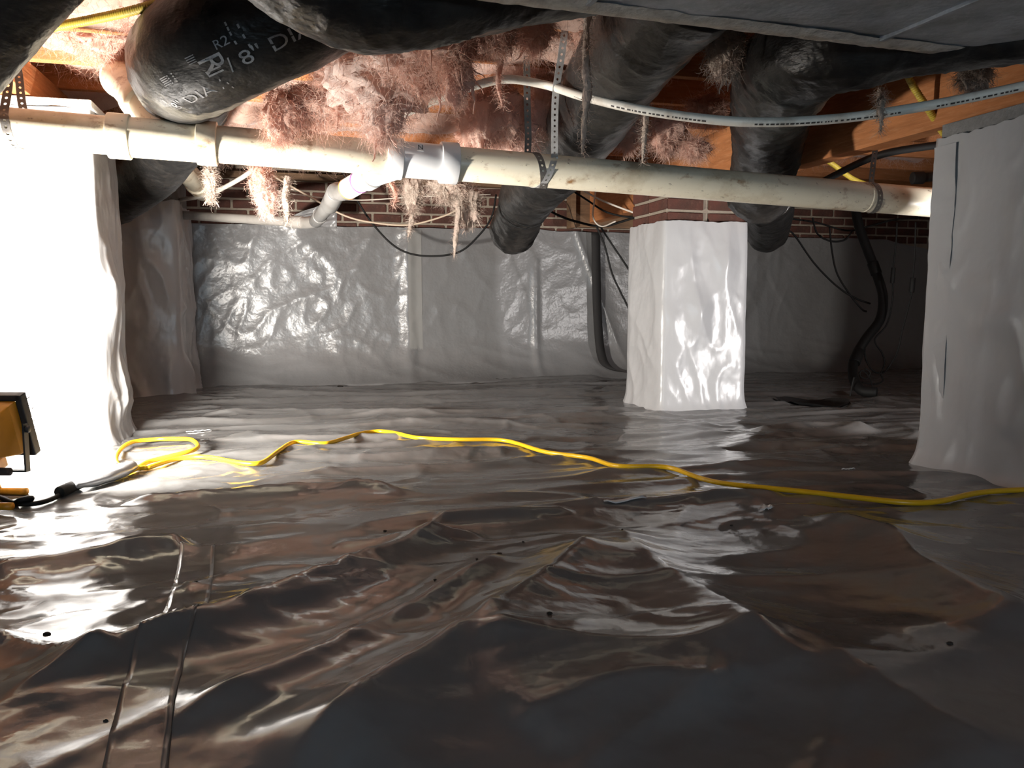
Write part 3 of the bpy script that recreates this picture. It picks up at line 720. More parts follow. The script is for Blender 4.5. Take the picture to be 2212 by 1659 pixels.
strap([at(1229, 0, 2.62), at(1213, 120, 2.70), at(1200, 210, 2.74)]+loop_under(uc+.03, -.06, 45, -120), 'bright perforated metal strap looped under the middle of the cream pipe')
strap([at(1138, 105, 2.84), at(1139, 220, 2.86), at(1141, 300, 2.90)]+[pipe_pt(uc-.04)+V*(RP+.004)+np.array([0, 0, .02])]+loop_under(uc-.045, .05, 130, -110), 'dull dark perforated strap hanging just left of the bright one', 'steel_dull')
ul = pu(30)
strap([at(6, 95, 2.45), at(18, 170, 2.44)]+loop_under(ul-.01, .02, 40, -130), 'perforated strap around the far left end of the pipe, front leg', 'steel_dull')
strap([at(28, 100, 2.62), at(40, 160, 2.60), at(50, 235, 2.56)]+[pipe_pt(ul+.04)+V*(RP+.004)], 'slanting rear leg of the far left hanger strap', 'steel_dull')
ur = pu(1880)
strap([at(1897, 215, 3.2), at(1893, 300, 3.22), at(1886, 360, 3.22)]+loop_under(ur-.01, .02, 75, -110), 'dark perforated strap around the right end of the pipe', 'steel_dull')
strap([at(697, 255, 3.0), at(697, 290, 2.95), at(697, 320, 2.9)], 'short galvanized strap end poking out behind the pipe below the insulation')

# ------------------------------------------------------------------ hoses, gas tube
gp = [at(800, 268, 2.66), at(870, 245, 2.64), at(940, 216, 2.64), at(1020, 187, 2.66), at(1095, 171, 2.71), at(1180, 184, 2.77), at(1262, 209, 2.60), at(1400, 240, 2.46), at(1600, 263, 2.40), at(1800, 257, 2.38), at(2000, 229, 2.34), at(2212, 186, 2.28), at(2450, 130, 2.2)]
wh = thing('water_hose', 'pale plastic water line sagging across the upper right', 'hose', at(1600, 275, 2.4))
wht = tube('tube', gp, .0138, 'hose', wh, n=140, seg=16)
# worn printing: rows of little unreadable dashes along its lower side
Pg, sg = spline(gp, 600); Tg, Ag, Bg = frames(Pg)
def print_dashes(i0, i1, name):
    vs, fs = [], []
    i = i0
    while i < i1:
        L = random.choice((2, 2, 3, 1)); p, q = Pg[i], Pg[min(i+L, 599)]
        for base in (p, q):
            view = (np.array([0, 0, CAM_H])-base); view /= np.linalg.norm(view); t = Tg[i]
            nrm = view-t*view.dot(t); nrm /= np.linalg.norm(nrm); upv = np.cross(t, nrm); upv = upv if upv[2] > 0 else -upv
            for a in (-.62, -.28):
                m = nrm*math.cos(a)+upv*math.sin(a); vs.append(base+m*.0143)
        k = len(vs)-4; fs.append([k, k+1, k+3, k+2]); i += L+random.choice((1, 1, 2))
    o = mesh_obj(name, vs, fs, 'ink', wht, smooth=False); o['kind'] = 'stuff'; return o
print_dashes(245, 318, 'print'); print_dashes(352, 455, 'print'); print_dashes(478, 530, 'print')
h2 = tube('water_hose', [at(388, 432, 5.0), at(450, 420, 4.6), at(520, 385, 4.2), at(575, 345, 3.9)], .012, 'hose', n=40)
props(h2, 'thin pale hose curving up from behind the shadowed left pier', 'hose')

def gas_tube(pts, label, r=.0115):
    P, s = spline(pts, int(4+sum(np.linalg.norm(np.diff(np.array(pts), axis=0), axis=1))/.0022))
    rr = r*(1+.10*np.sin(s/.0075*2*math.pi))
    vs, fs, _ = tube_vf(P, rr, seg=14, use_spline=False)
    props(mesh_obj('gas_tube', vs, fs, 'yellow_tube'), label, 'tube', 'yellow corrugated gas tubing')
gas_tube([at(60, 76, 2.35), at(110, 60, 2.3), at(200, 42, 2.25), at(290, 22, 2.2), at(400, -10, 2.15), at(520, -50, 2.1)], 'yellow corrugated gas tube at the top left beside the black ducts')
gas_tube([at(1940, 120, 2.75), at(1972, 185, 2.78), at(2008, 240, 2.8), at(2040, 290, 2.85)], 'yellow gas tube slanting behind the pale hose at right')
gas_tube([at(1770, 335, 4.0), at(1800, 356, 4.1), at(1840, 385, 4.2), at(1875, 400, 4.3)], 'short bit of yellow gas tube just above the pipe near the right strap', .012)

# ------------------------------------------------------------------ insulation
def fibres(P0, N0, count, lo, hi, seed, down=.45, w=.0007):
    rg = np.random.default_rng(seed); idx = rg.integers(0, len(P0), count); vs = []; fs = []
    p = P0[idx].copy(); d = N0[idx]*.7+rg.normal(size=(count, 3))*.6; d[:, 2] -= down
    L = rg.uniform(lo, hi, count)/5; seg = []
    side = rg.normal(size=(count, 3)); side /= np.linalg.norm(side, axis=1)[:, None]
    for k in range(6):
        seg.append((p-side*w*(1-.14*k), p+side*w*(1-.14*k)))
        d = d+rg.normal(size=(count, 3))*.55; d[:, 2] -= .18*down; d /= np.linalg.norm(d, axis=1)[:, None]
        p = p+d*L[:, None]
    A = np.stack([np.stack(x, 1) for x in seg], 1).reshape(-1, 3)           # count,6,2
    b = (np.arange(count)*12)[:, None]+np.arange(5)[None, :]*2
    F_ = np.stack([b, b+1, b+3, b+2], -1).reshape(-1, 4)
    return A, F_
def sphere_grid(nr=40, nc=56):
    ph = np.linspace(.02, math.pi-.02, nr); th = np.linspace(0, 2*math.pi, nc, endpoint=False)
    PH, TH = np.meshgrid(ph, th, indexing='ij')
    return np.stack([np.sin(PH)*np.cos(TH), np.sin(PH)*np.sin(TH), np.cos(PH)], -1)
def clump(px, py, D, wpx, hpx, label, seed, mat='pink', wisps=5, nf=1900, droop=.28, depth=.75):
    c = at(px, py, D); sc = D/1750.0; rx, rz = wpx*sc/2, hpx*sc/2; ry = rx*depth
    d = sphere_grid(); s = seed*3.7
    r = 1+.42*fbm(d[..., 0]*1.7+s, d[..., 1]*1.7, d[..., 2]*1.2, 4)+.18*(ridge(d[..., 0]*3.2, d[..., 1]*3.2+s, d[..., 2]*1.5, 1.5)-.4)
    r = r+.06*n3(d[..., 0]*9+s, d[..., 1]*9, d[..., 2]*4)
    P = d*r[..., None]*np.array([rx, ry, rz])
    low = np.clip(-d[..., 2]+.1, 0, 1); drip = np.clip(n3(d[..., 0]*2.6+s, d[..., 1]*2.6, s), 0, 1)**1.3
    P[..., 2] -= droop*rz*low*drip*2.2
    P = P+c
    t = thing('insulation_tuft', label, 'insulation', c-np.array([0, 0, rz]), 'torn pink insulation hanging from the joists')
    nr, nc = P.shape[:2]
    fl = mesh_obj('fluff', P.reshape(-1, 3), grid_faces(nr, nc, True), mat, t)
    N = (P-c).reshape(-1, 3); N /= np.linalg.norm(N, axis=1)[:, None]+1e-9
    A, F_ = fibres(P.reshape(-1, 3), N, nf, .25*rx+.01, .9*rx+.025, int(seed*10)+3)
    o = mesh_obj('loose_fibres', A, F_, mat, fl); o['kind'] = 'stuff'
    rg = np.random.default_rng(int(seed*100))
    flat = P.reshape(-1, 3); lowv = np.where(d.reshape(-1, 3)[:, 2] < .2)[0]
    for k in range(wisps+3):
        p = flat[rg.choice(lowv)].copy(); p[2] += .01; L = rg.uniform(.3, .9)*rz+.03; pts = [p]
        dd = np.array([rg.normal()*.25, rg.normal()*.2, -1.])
        for j in range(5):
            dd = dd+rg.normal(size=3)*.3; dd[2] -= .2; dd /= np.linalg.norm(dd); pts.append(pts[-1]+dd*L/5)
        r0 = rg.uniform(.0022, .0065); q = rg.uniform(0, 50)
        vs, fs, _ = tube_vf(pts, np.linspace(1, .25, 26)*r0, 26, 9, rfn=lambda s_, th_: 1+.6*n3(np.cos(th_)+q, np.sin(th_), s_*60))
        mesh_obj('wisp', vs, fs, mat, t)
    return t
def string(pts, r, label, seed, mat='dusty_fluff', nf=420):
    t = thing('insulation_string', label, 'insulation', np.asarray(pts[-1]), 'torn pink insulation hanging from the joists')
    n = 70; prof = np.interp(np.linspace(0, 1, n), [0, .15, .5, .8, 1], [1.1, .8, 1.1, .75, .2])
    vs, fs, info = tube_vf(pts, prof*r, n, 12, rfn=lambda s_, th_: 1+.55*n3(np.cos(th_)*1.2+seed, np.sin(th_)*1.2, s_*28)+.3*n3(np.cos(th_)*3, np.sin(th_)*3+seed, s_*90))
    mesh_obj('strand', vs, fs, mat, t); vv = np.array(vs); P = np.repeat(info[0], 12, 0); N = vv-P; N /= np.linalg.norm(N, axis=1)[:, None]+1e-9
    A, F_ = fibres(vv, N, nf, .012, .045, int(seed*7)+1); o = mesh_obj('loose_fibres', A, F_, mat, t); o['kind'] = 'stuff'
    return t
# batts in the joist bays
def batt(u0, u1, v, seed, low, label):
    n, m = int((u1-u0)/.02), 22; a = np.linspace(u0, u1, n); th = np.linspace(0, 2*math.pi, m, endpoint=False)
    A_, TH = np.meshgrid(a, th, indexing='ij')
    end = np.clip(np.minimum(A_-u0, u1-A_)/.12, .15, 1)**.5
    y = .175*np.cos(TH); z = np.sin(TH); y = np.sign(y)*np.minimum(np.abs(y)*1.15, .172)
    zz = np.where(z > 0, z*.10*end, z*(.07+low)*end)
    lowm = np.clip(-z, 0, 1)
    zz = zz-lowm*(.07*np.clip(n3(A_*2.2, y*5, seed), -.4, 1)+.035*ridge(A_*3+seed, y*7, 2, 2)+.012*n3(A_*13, y*20, seed))*end
    P = A_[..., None]*U+(v+y*end)[..., None]*V+(ZJ+.12+zz)[..., None]*np.array([0, 0, 1.])
    t = thing('insulation_batt', label, 'insulation', uv((u0+u1)/2, v, ZJ), 'pink batts between the joists')
    fs = [list(f) for f in grid_faces(n, m, True)]+[list(range(m))[::-1], [(n-1)*m+k for k in range(m)]]
    mesh_obj('fluff', P.reshape(-1, 3), fs, 'pink', t)
    lowp = P[(z < -.3)]; A, F_ = fibres(lowp.reshape(-1, 3), np.tile([0, 0, -1.], (len(lowp.reshape(-1, 3)), 1)), int(1100*(u1-u0)), .02, .11, int(seed*5)+9)
    o = mesh_obj('loose_fibres', A, F_, 'pink', t); o['kind'] = 'stuff'
jv = [-2.3+.405*i for i in range(30)]
bays = [(a+.2025) for a in jv if 1.6 < a < 5.3]
where = ['over the trunk duct', 'just behind the trunk duct', 'third bay from the trunk duct', 'above the cream pipe', 'first bay behind the cream pipe', 'second bay behind the cream pipe', 'third bay behind the cream pipe', 'next to last before the brick wall', 'last bay before the brick wall', 'at the brick wall']
spans = [(-1.9, 1.7), (-1.8, 1.5), (-1.3, 1.35), (-1.9, 1.55), (-.9, 1.5), (-1.3, 1.75), (-.8, 2.0), (-.9, 1.9), (-.6, 2.0), (-.6, 2.0)]
for i, v in enumerate(bays):
    a, b = spans[i]; batt(a, b, v, 3.1*i+1, .0+.03*((i*7) % 3), 'long pink batt tucked between joists, '+where[i])
    if i in (2, 4, 6): batt(b+.9, b+1.9, v, 3.1*i+40, .02, 'short pink batt right of the middle girder, '+where[i])

T_ = [  # px, py, D, w px, h px, label, material, wisps
    (815, 168, 2.5, 200, 150, 'largest pale pink insulation clump, right of the printed duct', 'pink_pale', 7),
    (822, 252, 2.48, 75, 80, 'whitish lower lobe of the largest insulation clump', 'pink_pale', 4),
    (925, 135, 2.38, 80, 110, 'pink clump hugging the right of the largest clump', 'pink', 6),
    (988, 150, 2.34, 60, 110, 'small drooping pink clump left of the dull strap, above the hose', 'pink', 5),
    (735, 165, 2.55, 110, 70, 'pink tuft touching the lower edge of the printed duct', 'pink', 4),
    (690, 222, 2.6, 130, 60, 'wide flat pink tuft under the printed duct', 'pink', 5),
    (605, 250, 2.55, 75, 90, 'pink flap just above the pipe, left of the wide flat tuft', 'pink', 4),
    (1075, 72, 2.3, 70, 60, 'stringy tuft under the dusty top-middle duct', 'pink', 6),
    (1150, 60, 2.4, 80, 70, 'pink tuft between the dusty duct and the bright strap', 'pink', 4),
    (1080, 245, 3.05, 95, 110, 'ball of pink insulation behind the dull strap', 'pink', 6),
    (1060, 300, 3.25, 110, 60, 'pink insulation sitting low over the pipe left of the dull strap', 'pink', 5),
    (1180, 215, 3.15, 60, 90, 'pink tuft caught between the two centre straps', 'pink_pale', 4),
    (1275, 80, 2.6, 60, 90, 'pink tuft at the trunk edge beside the bright strap', 'pink', 4),
    (1565, 100, 2.45, 75, 95, 'dusty pink tuft hanging under the trunk near the elbowed duct', 'dusty_fluff', 9),
    (1440, 285, 3.3, 60, 70, 'small bright pink flap above the pipe right of the sloping duct', 'pink', 3),
    (1355, 275, 3.35, 70, 65, 'torn pink tuft beside the sloping black duct', 'pink', 4),
    (1530, 235, 3.4, 80, 45, 'pink scrap against the joist left of the elbowed duct', 'pink', 3),
    (577, 428, 2.95, 34, 50, 'bright ball of insulation dangling below the cream pipe at left', 'pink_pale', 1),
    (566, 385, 2.97, 40, 60, 'pink strip above the dangling bright ball', 'pink', 4),
    (455, 392, 3.3, 20, 60, 'small shred hanging under the pipe near the old wye', 'dusty_fluff', 2),
    (893, 415, 4.2, 40, 70, 'dusty tuft hanging in front of the bricks', 'dusty_fluff', 5),
    (968, 400, 4.0, 70, 45, 'dusty tuft right under the white fitting', 'dusty_fluff', 6),
    (1010, 440, 4.3, 50, 70, 'pale tuft between the bricks and the hanging duct sleeve', 'dusty_fluff', 5),
    (2105, 165, 2.35, 55, 45, 'fluffy scrap on the hose end of the elbowed duct at far right', 'dusty_fluff', 4),
    (225, 80, 2.85, 140, 55, 'smooth pink batt end at the upper left behind the gas tube', 'pink', 2),
    (290, 30, 2.55, 90, 40, 'pink wad between the gas tube and the printed duct', 'pink', 2),
    (960, 95, 2.3, 120, 80, 'broad pink wad tucked under the dusty top-middle duct', 'pink', 6),
    (870, 112, 2.36, 130, 70, 'peach wad directly under the kink of the two ducts', 'pink_pale', 5),
    (1035, 258, 3.0, 70, 110, 'tangled pink tuft just left of the ball behind the dull strap', 'pink', 7),
    (1120, 290, 3.12, 70, 80, 'soft pink tuft resting on the pipe at the dull strap', 'pink_pale', 5),
    (650, 262, 2.75, 90, 50, 'low pink roll lying along the pipe under the printed duct', 'pink', 3),
    (1500, 320, 3.6, 60, 30, 'tiny pink scrap close over the pipe right of the bright flap', 'pink', 2),
]
for i, (px, py, D, w, h, lab, mt, ws) in enumerate(T_): clump(px, py, D, w, h, lab, i+1.3, mt, ws)
string([at(1270, 22, 2.25), at(1266, 120, 2.25), at(1268, 200, 2.24), at(1262, 270, 2.25), at(1258, 333, 2.25)], .0105, 'long dusty string of insulation crossing in front of the pale hose', 2.2)
string([at(1402, 175, 2.7), at(1396, 240, 2.7), at(1392, 300, 2.71), at(1388, 352, 2.72)], .009, 'shorter dusty string right of the sloping duct', 4.4)
string([at(1088, 70, 2.6), at(1082, 130, 2.6), at(1076, 180, 2.6), at(1086, 230, 2.6)], .008, 'thin pink string dropping from the tuft under the top-middle duct', 6.1, 'pink')
string([at(985, 400, 4.2), at(990, 460, 4.2), at(985, 510, 4.2), at(981, 556, 4.2)], .014, 'long dusty string reaching down over the wall sheet', 7.7)
string([at(893, 440, 4.3), at(888, 480, 4.3), at(882, 512, 4.3)], .012, 'dusty string dangling across the bricks', 9.1)
string([at(622, 380, 3.1), at(618, 430, 3.1), at(622, 482, 3.1)], .012, 'thin shred hanging left of the grey elbow', 10.3)
string([at(1903, 195, 2.5), at(1904, 240, 2.34), at(1903, 285, 2.36)], .010, 'short fluffy string draped over the hose at right', 12.2)
string([at(735, 150, 2.5), at(730, 220, 2.5), at(727, 280, 2.5)], .008, 'thin string hanging from the tuft by the printed duct', 13.9, 'pink')
string([at(832, 370, 3.2), at(855, 420, 3.3), at(850, 445, 3.3)], .008, 'wisp under the white fitting', 15.5, 'pink')

# ------------------------------------------------------------------ wood behind the centre, cables
wb = thing('plywood_box', 'brown wooden panel above the back wall sheet beside the hanging duct sleeve', 'board', at(1280, 495, 5.75))
pa = at(1205, 500, 5.78); pb = at(1352, 498, 5.95)
quadbox('panel', 1.96, 2.60, WB-.10, WB-.05, 1.10, 1.37, 'wood_dark', wb, .003); quadbox('panel', 1.94, 1.975, WB-.16, WB-.05, 1.09, 1.37, 'wood_dark', wb, .003)

def cable(pts, r, label, mat='cord_black', n=60, name='cable', group='loose cables under the joists'):
    return props(tube(name, pts, r, mat, n=n, seg=8), label, 'cable', group)
def pp(D, *xy): return [at(x, y, D) for x, y in xy]
cable(pp(5.25, (735, 360), (770, 430), (812, 492), (862, 538), (920, 553), (990, 545), (1035, 508), (1062, 468), (1072, 420)), .0062, 'black cable swagged in front of the back wall sheet')
cable(pp(5.1, (575, 372), (690, 437), (745, 466), (800, 480), (880, 486), (955, 468), (1015, 440)), .0058, 'tan cable sagging across the bricks', 'cable_tan')
cable(pp(5.2, (600, 415), (760, 432), (900, 425), (1060, 420)), .004, 'thin pale wire along the top of the bricks', 'cable_white')
cable(pp(5.2, (1288, 488), (1306, 530), (1322, 590), (1340, 630), (1358, 668), (1372, 720)), .006, 'black cable dropping left of the middle pier, lower one')
cable(pp(5.25, (1296, 488), (1320, 525), (1345, 562), (1370, 600)), .006, 'black cable dropping left of the middle pier, upper one')
cable(pp(5.2, (1130, 420), (1200, 462), (1250, 480), (1300, 489), (1345, 478), (1385, 465)), .0075, 'black cable gathered level under the wooden panel')
cable(pp(5.15, (1210, 395), (1265, 430), (1310, 458), (1360, 469), (1395, 468)), .006, 'black cable crossing the wooden panel to the middle pier')
cable(pp(5.1, (1240, 400), (1290, 428), (1330, 445), (1368, 459)), .006, 'pale cable crossing high over the wooden panel', 'cable_white')
cable(pp(5.1, (1290, 395), (1283, 440), (1282, 472), (1300, 489), (1330, 478)), .005, 'pale looped wire in front of the wooden panel', 'cable_white')
cable(pp(5.3, (1200, 425), (1225, 440), (1236, 470), (1245, 492)), .004, 'thin tan wire left of the pale loop', 'cable_tan')
# thick bundle and thin leads in the dark corner at right
tb = [at(1846, 440, 5.3), at(1856, 490, 5.25), at(1876, 545, 5.2), at(1893, 590, 5.15), at(1907, 640, 5.1), at(1901, 690, 5.05), at(1872, 730, 5.0), at(1848, 770, 4.95), at(1842, 806, 4.85), at(1858, 842, 4.7)]
e = ground(1893, 862); tb.append(np.array([e[0], e[1], hz(e[0], e[1])+.02]))
tk = thing('cable_bundle', 'thick black taped cable bundle snaking down to the floor in the dark corner', 'cable', tb[-1])
tube('bundle', tb, .029, 'cord_black', tk, n=90, seg=14); cyl('tape_wrap', tb[2]*.5+tb[3]*.5, tb[3]*.95+tb[4]*.05, .034, 'cord_black', tk, 16); cyl('tape_wrap', tb[7]*.7+tb[6]*.3, tb[7]*.6+tb[8]*.4, .034, 'cord_black', tk, 16)
cable(pp(5.2, (1700, 498), (1716, 508), (1760, 570), (1810, 620), (1850, 645), (1880, 656)), .006, 'thin black lead slanting to the thick bundle, long one')
cable(pp(5.2, (1792, 490), (1797, 540), (1808, 590), (1835, 635), (1862, 668), (1872, 673)), .006, 'thin black lead dropping steeply to the thick bundle')
cable(pp(5.3, (1755, 470), (1766, 505), (1795, 521), (1825, 518), (1842, 498)), .006, 'black loop of cable hanging from the sill left of the bundle')
cable(pp(5.4, (1690, 470), (1760, 480), (1830, 498), (1880, 488), (1930, 475), (1990, 470)), .006, 'black cable run level under the pipe at right')
ld = thing('connector_lead', 'thin black lead with inline plug, nearer the bundle', 'cable', at(1905, 810, 5.0), 'leads with inline connectors')
tube('lead', pp(5.0, (1938, 480), (1935, 530), (1929, 590), (1928, 645), (1916, 700), (1890, 734), (1905, 762), (1911, 785), (1903, 808), (1908, 822), (1890, 830), (1862, 826)), .0052, 'cord_black', ld, n=80, seg=8)
cyl('connector', at(1930, 578, 5.0), at(1927, 612, 5.0), .013, 'cord_black', ld, 12)
ld = thing('connector_lead', 'thin black lead with inline plug, nearer the grey right pier', 'cable', at(1908, 806, 5.0), 'leads with inline connectors')
tube('lead', pp(5.0, (1978, 480), (1976, 545), (1971, 610), (1968, 640), (1950, 710), (1940, 755), (1925, 785), (1907, 806), (1885, 800), (1870, 775), (1868, 740)), .0052, 'cord_black', ld, n=80, seg=8)
cyl('connector', at(1972, 600, 5.0), at(1969, 632, 5.0), .016, 'cord_black', ld, 12)
cable(pp(4.85, (1868, 795), (1880, 805), (1872, 818), (1858, 812), (1862, 800), (1878, 815), (1885, 838)), .004, 'tangle of thin wire at the foot of the thick bundle')
cable(pp(4.7, (1845, 815), (1840, 835), (1836, 856)), .005, 'loose wire end standing left of the bundle foot')
cable(pp(5.2, (1625, 470), (1614, 520), (1606, 560), (1600, 590)), .006, 'black wire coming down between the middle pier and the round duct end')
vp = thing('vent_pipe', 'short dark pipe stub with coupling high beside the right pier', 'pipe', at(1990, 390, 3.6))
cyl('pipe', at(1985, 384, 3.6), at(2040, 380, 3.6), .020, 'cord_black', vp, 20); cyl('coupling', at(1970, 385, 3.6), at(1995, 384, 3.6), .027, 'cord_black', vp, 20)
dk = cable([at(1720, 425, 3.95), at(1800, 380, 3.85), at(1900, 335, 3.6), at(2030, 312, 3.5)], .016, 'thick dark conduit slanting under the brown girder', name='conduit')

# ------------------------------------------------------------------ work lights
def rot(axis, a):
    return np.array(Matrix.Rotation(a, 3, Vector(axis)))
def work_light(pos, yaw, tilt, power, label, tint=(1.0, .94, .86)):
    """halogen flood on an H stand; yaw 0 faces +Y, tilt raises the beam"""
    f = np.array([-math.sin(yaw), math.cos(yaw), 0]); r = np.array([math.cos(yaw), math.sin(yaw), 0]); up = np.array([0, 0, 1.])
    fz = f*math.cos(tilt)+up*math.sin(tilt); uz = up*math.cos(tilt)-f*math.sin(tilt)
    zc = .215; base = np.array([pos[0], pos[1], hz(pos[0], pos[1])]); c = base+up*zc
    t = thing('work_light', label, 'lamp', base, 'yellow halogen work lights')
    # housing: tapered box behind the front frame, with cooling ribs
    def ring(w, h, d): return [c+r*sx*w/2+uz*sz*h/2+fz*d for sx, sz in ((-1, -1), (1, -1), (1, 1), (-1, 1))]
    rings = [ring(.10, .075, -.100), ring(.125, .105, -.092), ring(.165, .145, -.03), ring(.172, .152, .0)]
    vs = [p for q in rings for p in q]; fs = [[i*4+k, i*4+(k+1) % 4, i*4+4+(k+1) % 4, i*4+4+k] for i in range(3) for k in range(4)]+[[3, 2, 1, 0], [12, 13, 14, 15]]
    hs = mesh_obj('housing', vs, fs, 'lamp_yellow', t, smooth=False); bv = hs.modifiers.new('bevel', 'BEVEL'); bv.width = .004; bv.segments = 2
    for k in range(5):
        box('cooling_rib', c+r*(k-2)*.022-fz*.098+uz*0, .004, .022, .08, 'lamp_yellow', hs, .001, r, fz, uz)
    parts = [box_vf(c+uz*s_*.082+fz*.012, .198, .028, .018, r, fz, uz, .004) for s_ in (-1, 1)]+[box_vf(c+r*s_*.092+fz*.012, .018, .028, .182, r, fz, uz, .004) for s_ in (-1, 1)]
    vs, fs = merge(*parts); ff = mesh_obj('front_frame', vs, fs, 'lamp_black', t, smooth=False)
    gl = box('lamp_glass', c+fz*.006, .166, .004, .146, 'glass_lit', t, 0, r, fz, uz)
    for k in range(5):
        zz = (k-2)*.034
        tube('guard_wire', [c+uz*zz-r*.095+fz*.026, c+uz*zz-r*.088+fz*.052, c+uz*zz*1.04+fz*.06, c+uz*zz+r*.088+fz*.052, c+uz*zz+r*.095+fz*.026], .0014, 'steel', ff, n=24, seg=6)
    # yoke, knob, handle and stand
    yk = []
    for s_ in (-1, 1): yk.append(box_vf(c+r*s_*.104-fz*.02-up*.05, .005, .02, .13, r, f, up, .001))
    yk.append(box_vf(c-fz*.02-up*.115, .213, .02, .005, r, f, up, .001)); vs, fs = merge(*yk); mesh_obj('bracket', vs, fs, 'lamp_black', t, smooth=False)
    for s_ in (-1, 1): cyl('knob', c+r*s_*.106-fz*.02, c+r*s_*.116-fz*.02, .010, 'lamp_black', t, 14)
    box('junction_box', c-uz*.10-fz*.03, .045, .04, .035, 'lamp_yellow', t, .004, r, fz, uz)
    cyl('grip', c-up*.118-r*.08-f*.045, c-up*.118+r*.075-f*.045, .011, 'grip', t, 18)
    for s_ in (-1, 1):
        tube('stand_foot', [base+f*s_*.085-r*.12+up*.012, base+f*s_*.085+up*.012, base+f*s_*.085+r*(.10 if s_ < 0 else .03)+up*.012], .0105, 'lamp_yellow', t, n=10, seg=12)
        tube('stand_leg', [base+f*s_*.085-r*.05+up*.014, base+f*s_*.06-r*.05+up*.06, c+f*s_*.01-r*.02-up*.118-f*.02], .008, 'lamp_yellow', t, n=14, seg=10)
    li = bpy.data.lights.new('halogen_tube', 'AREA'); li.shape = 'RECTANGLE'; li.size = .16; li.size_y = .14; li.energy = power; li.color = tint
    lo = bpy.data.objects.new('halogen_tube', li); C.objects.link(lo); lo.parent = t
    m = Matrix(((r[0], uz[0], -fz[0]), (r[1], uz[1], -fz[1]), (r[2], uz[2], -fz[2])))
    lo.location = Vector(c+fz*.012-base); lo.rotation_euler = m.to_euler()
    return t
lp = ground(2, 1098)
work_light((lp[0]-.048, lp[1]+.06), math.radians(-2), math.radians(17), LAMP1_POWER, 'yellow halogen work light on its stand, lit against the left pier')
l2 = uv(3.5, 1.55); l2dir = -.975*U+.20*V
work_light((l2[0], l2[1]), math.atan2(-l2dir[0], l2dir[1]), math.radians(20), LAMP2_POWER, 'second work light hidden behind the wide right pier', (1.0, .965, .95))

# ------------------------------------------------------------------ cords on the floor
def floor_path(xy, r, lift=0.0, n=240, bumps=0):
    P, s = spline([ground(*p) for p in xy], n)
    kk = np.ones(11)/11
    for q in (0, 1): P[:, q] = np.convolve(np.pad(P[:, q], 5, 'reflect', reflect_type='odd'), kk, 'valid')
    P[:, 2] = H(P[:, 0], P[:, 1])+r+lift
    m = max(5, n//14)*2+1; z = np.convolve(np.pad(P[:, 2], m//2, 'edge'), np.hanning(m+2)[1:-1]/np.hanning(m+2)[1:-1].sum(), 'valid')+.002; P[:, 2] = np.maximum(P[:, 2]-.006, z)
    z = np.convolve(np.pad(P[:, 2], 4, 'edge'), np.ones(9)/9, 'valid'); P[:, 2] = z
    return P
yc = thing('extension_cord', 'bright yellow extension cord looping from the lamp and snaking right across the floor', 'cord', ground(1000, 965))
main = floor_path([(318, 1022), (380, 1002), (440, 998), (500, 1010), (560, 1016), (600, 992), (640, 971), (700, 976), (760, 957), (815, 945), (860, 952), (905, 963), (1000, 964), (1090, 962), (1180, 985), (1270, 996), (1335, 1020), (1440, 1021), (1500, 1040), (1560, 1056), (1700, 1074), (1850, 1091), (1960, 1103), (2030, 1100), (2110, 1081), (2212, 1073), (2420, 1062)], .0078, n=420)
vs, fs, _ = tube_vf(main, .0078, seg=12, use_spline=False); mesh_obj('cord', vs, fs, 'cord_yellow', yc)
lo_ = floor_path([(318, 1022), (275, 1022), (252, 1012), (258, 990), (290, 971), (315, 965), (345, 962), (378, 963), (408, 969), (425, 977), (429, 984), (420, 991), (398, 996), (365, 1001), (322, 1008), (300, 1022), (272, 1036)], .0078, n=200)
lo_[:, 2] += .012*np.sin(np.linspace(0, math.pi, 200))
vs, fs, _ = tube_vf(lo_, .0078, seg=12, use_spline=False); mesh_obj('cord_loop', vs, fs, 'cord_yellow', yc)
bc = thing('lamp_cord', 'black lamp cord with plug joint bound in grey duct tape beside the lamp foot', 'cord', ground(150, 1075))
bp = floor_path([(-60, 1060), (0, 1082), (40, 1090), (90, 1086), (128, 1074), (160, 1062)], .007, n=80)
vs, fs, _ = tube_vf(bp, .007, seg=10, use_spline=False); mesh_obj('cord', vs, fs, 'cord_black', bc)
kp = ground(50, 1088); kz = hz(kp[0], kp[1])
tube('knot', [kp+np.array([-.022, 0, kz+.008]), kp+np.array([0, -.012, kz+.02]), kp+np.array([.02, .004, kz+.022]), kp+np.array([.004, .014, kz+.012]), kp+np.array([-.012, 0, kz+.016])], .0085, 'cord_black', bc, n=30, seg=8)
a_, b_ = ground(128, 1074), ground(172, 1058)
for q in (a_, b_): q[2] = hz(q[0], q[1])+.018
cyl('plug', a_, b_, .017, 'cord_black', bc, 12)
# duct tape sleeve: flattened crinkled tube
tp_ = [ground(158, 1064), ground(205, 1054), ground(250, 1042), ground(286, 1028)]
for q in tp_: q[2] = hz(q[0], q[1])+.024
n = 40; vs, fs, info = tube_vf(tp_, np.interp(np.linspace(0, 1, n), [0, .3, .7, 1], [.018, .030, .031, .022]), n, 24,
    rfn=lambda s_, th_: (1-.28*np.abs(np.cos(th_)))*(1+.12*n3(np.cos(th_)*2, np.sin(th_)*2, s_*18)))
mesh_obj('duct_tape', vs, fs, 'duct_tape', bc)
yp = ground(232, 1036); yp[2] = hz(yp[0], yp[1])+.02; yq = ground(252, 1026); yq[2] = yp[2]
cyl('cord_end', yp, yq, .013, 'duct_tape', bc, 12)

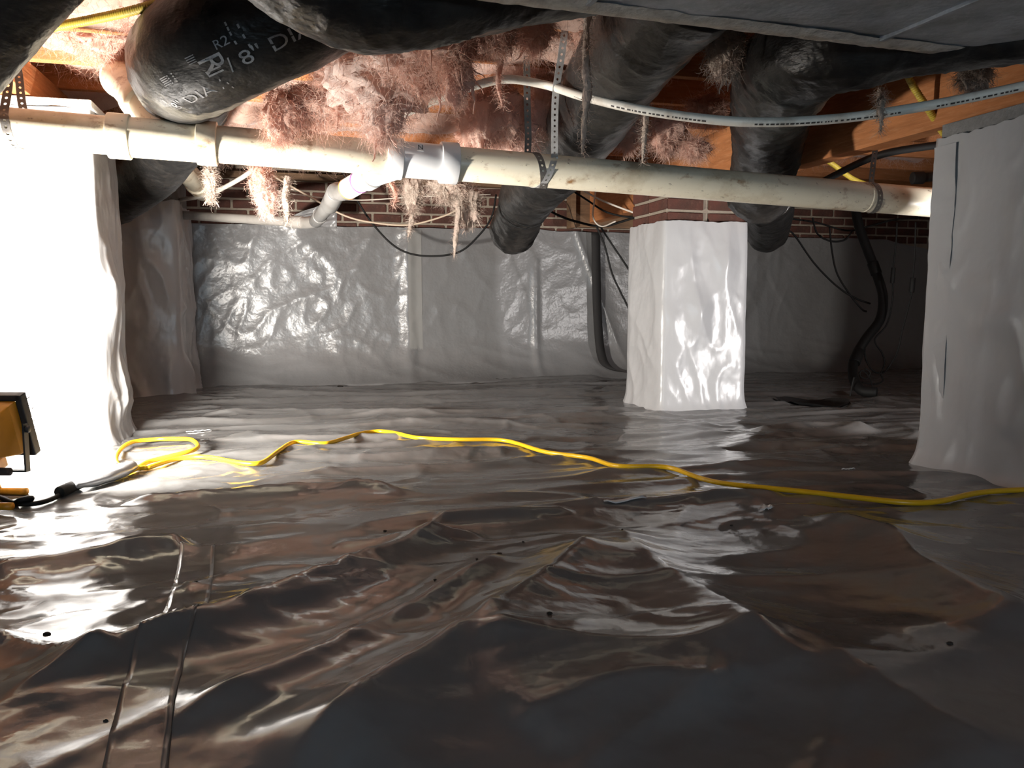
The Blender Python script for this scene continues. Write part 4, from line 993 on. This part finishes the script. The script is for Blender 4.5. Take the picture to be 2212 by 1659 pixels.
# ------------------------------------------------------------------ crumbs and scraps on the floor
def crumb(px, py, size, label, mat='crumb', flat=.5, name='dirt_crumb', cat='debris', group='dirt crumbs on the sheet'):
    g = ground(px, py); d = sphere_grid(9, 12); s = px*.13
    r = 1+.5*n3(d[..., 0]*1.6+s, d[..., 1]*1.6, d[..., 2]*1.6)
    P = d*r[..., None]*np.array([size, size*.8, size*flat]); P = P+np.array([g[0], g[1], hz(g[0], g[1])+size*flat*.6])
    props(mesh_obj(name, P.reshape(-1, 3), grid_faces(9, 12, True), mat), label, cat, group)
for (x, y, s_, lab) in ((735, 836, .018, 'largest dark dirt crumb, at the foot of the back wall sheet'), (1078, 1212, .007, 'dark crumb in the middle of the floor below the yellow cord'),
        (1187, 1382, .005, 'dark crumb alone in the centre foreground'), (102, 1388, .006, 'black crumb on the shiny glare left of the seam tape'),
        (620, 1268, .004, 'rightmost of two tiny crumbs right of the seam tape top'), (568, 1282, .004, 'leftmost of two tiny crumbs right of the seam tape top'),
        (424, 1270, .004, 'tiny crumb lying on the seam tape'), (832, 1150, .004, 'crumb on the brown stretch below the cord, left of centre'),
        (1344, 1150, .003, 'speck just below the long white sliver'), (1580, 1130, .004, 'speck below the yellow cord, right of centre'),
        (2050, 1418, .005, 'dark crumb alone in the right foreground'), (230, 1582, .003, 'speck left of the seam tape near the bottom edge'),
        (1030, 1225, .003, 'speck just left of the middle floor crumb'), (940, 1276, .003, 'speck on the long fold left of the middle floor crumb'), (1130, 1170, .003, 'speck just behind the middle floor crumb')):
    crumb(x, y, s_, lab)
def scrap(px, py, L, Wd, ang, label):
    g = ground(px, py); a = np.linspace(-1, 1, 12); b = np.linspace(-1, 1, 5); A2, B2 = np.meshgrid(a, b)
    x = g[0]+A2*L*math.cos(ang)-B2*Wd*math.sin(ang)*(1-.6*A2**2); y = g[1]+A2*L*math.sin(ang)+B2*Wd*math.cos(ang)*(1-.6*A2**2)
    z = H(x, y)+.004+.01*np.abs(n3(A2*2, B2*2, px*.1))
    o = mesh_obj('plastic_scrap', np.stack([x, y, z], -1).reshape(-1, 3), grid_faces(5, 12), 'scrap'); o.modifiers.new('thick', 'SOLIDIFY').thickness = .0015
    props(o, label, 'scrap', 'white plastic scraps')
scrap(1350, 1089, .06, .008, .12, 'long white sliver of plastic on the floor below the yellow cord')
scrap(1832, 1024, .02, .008, -.4, 'small curled white scrap above the cord near the right pier')
scrap(1655, 1106, .02, .012, .3, 'white scrap just below the yellow cord at right')
scrap(430, 940, .05, .010, .35, 'thin bright sliver on the floor behind the cord loop')
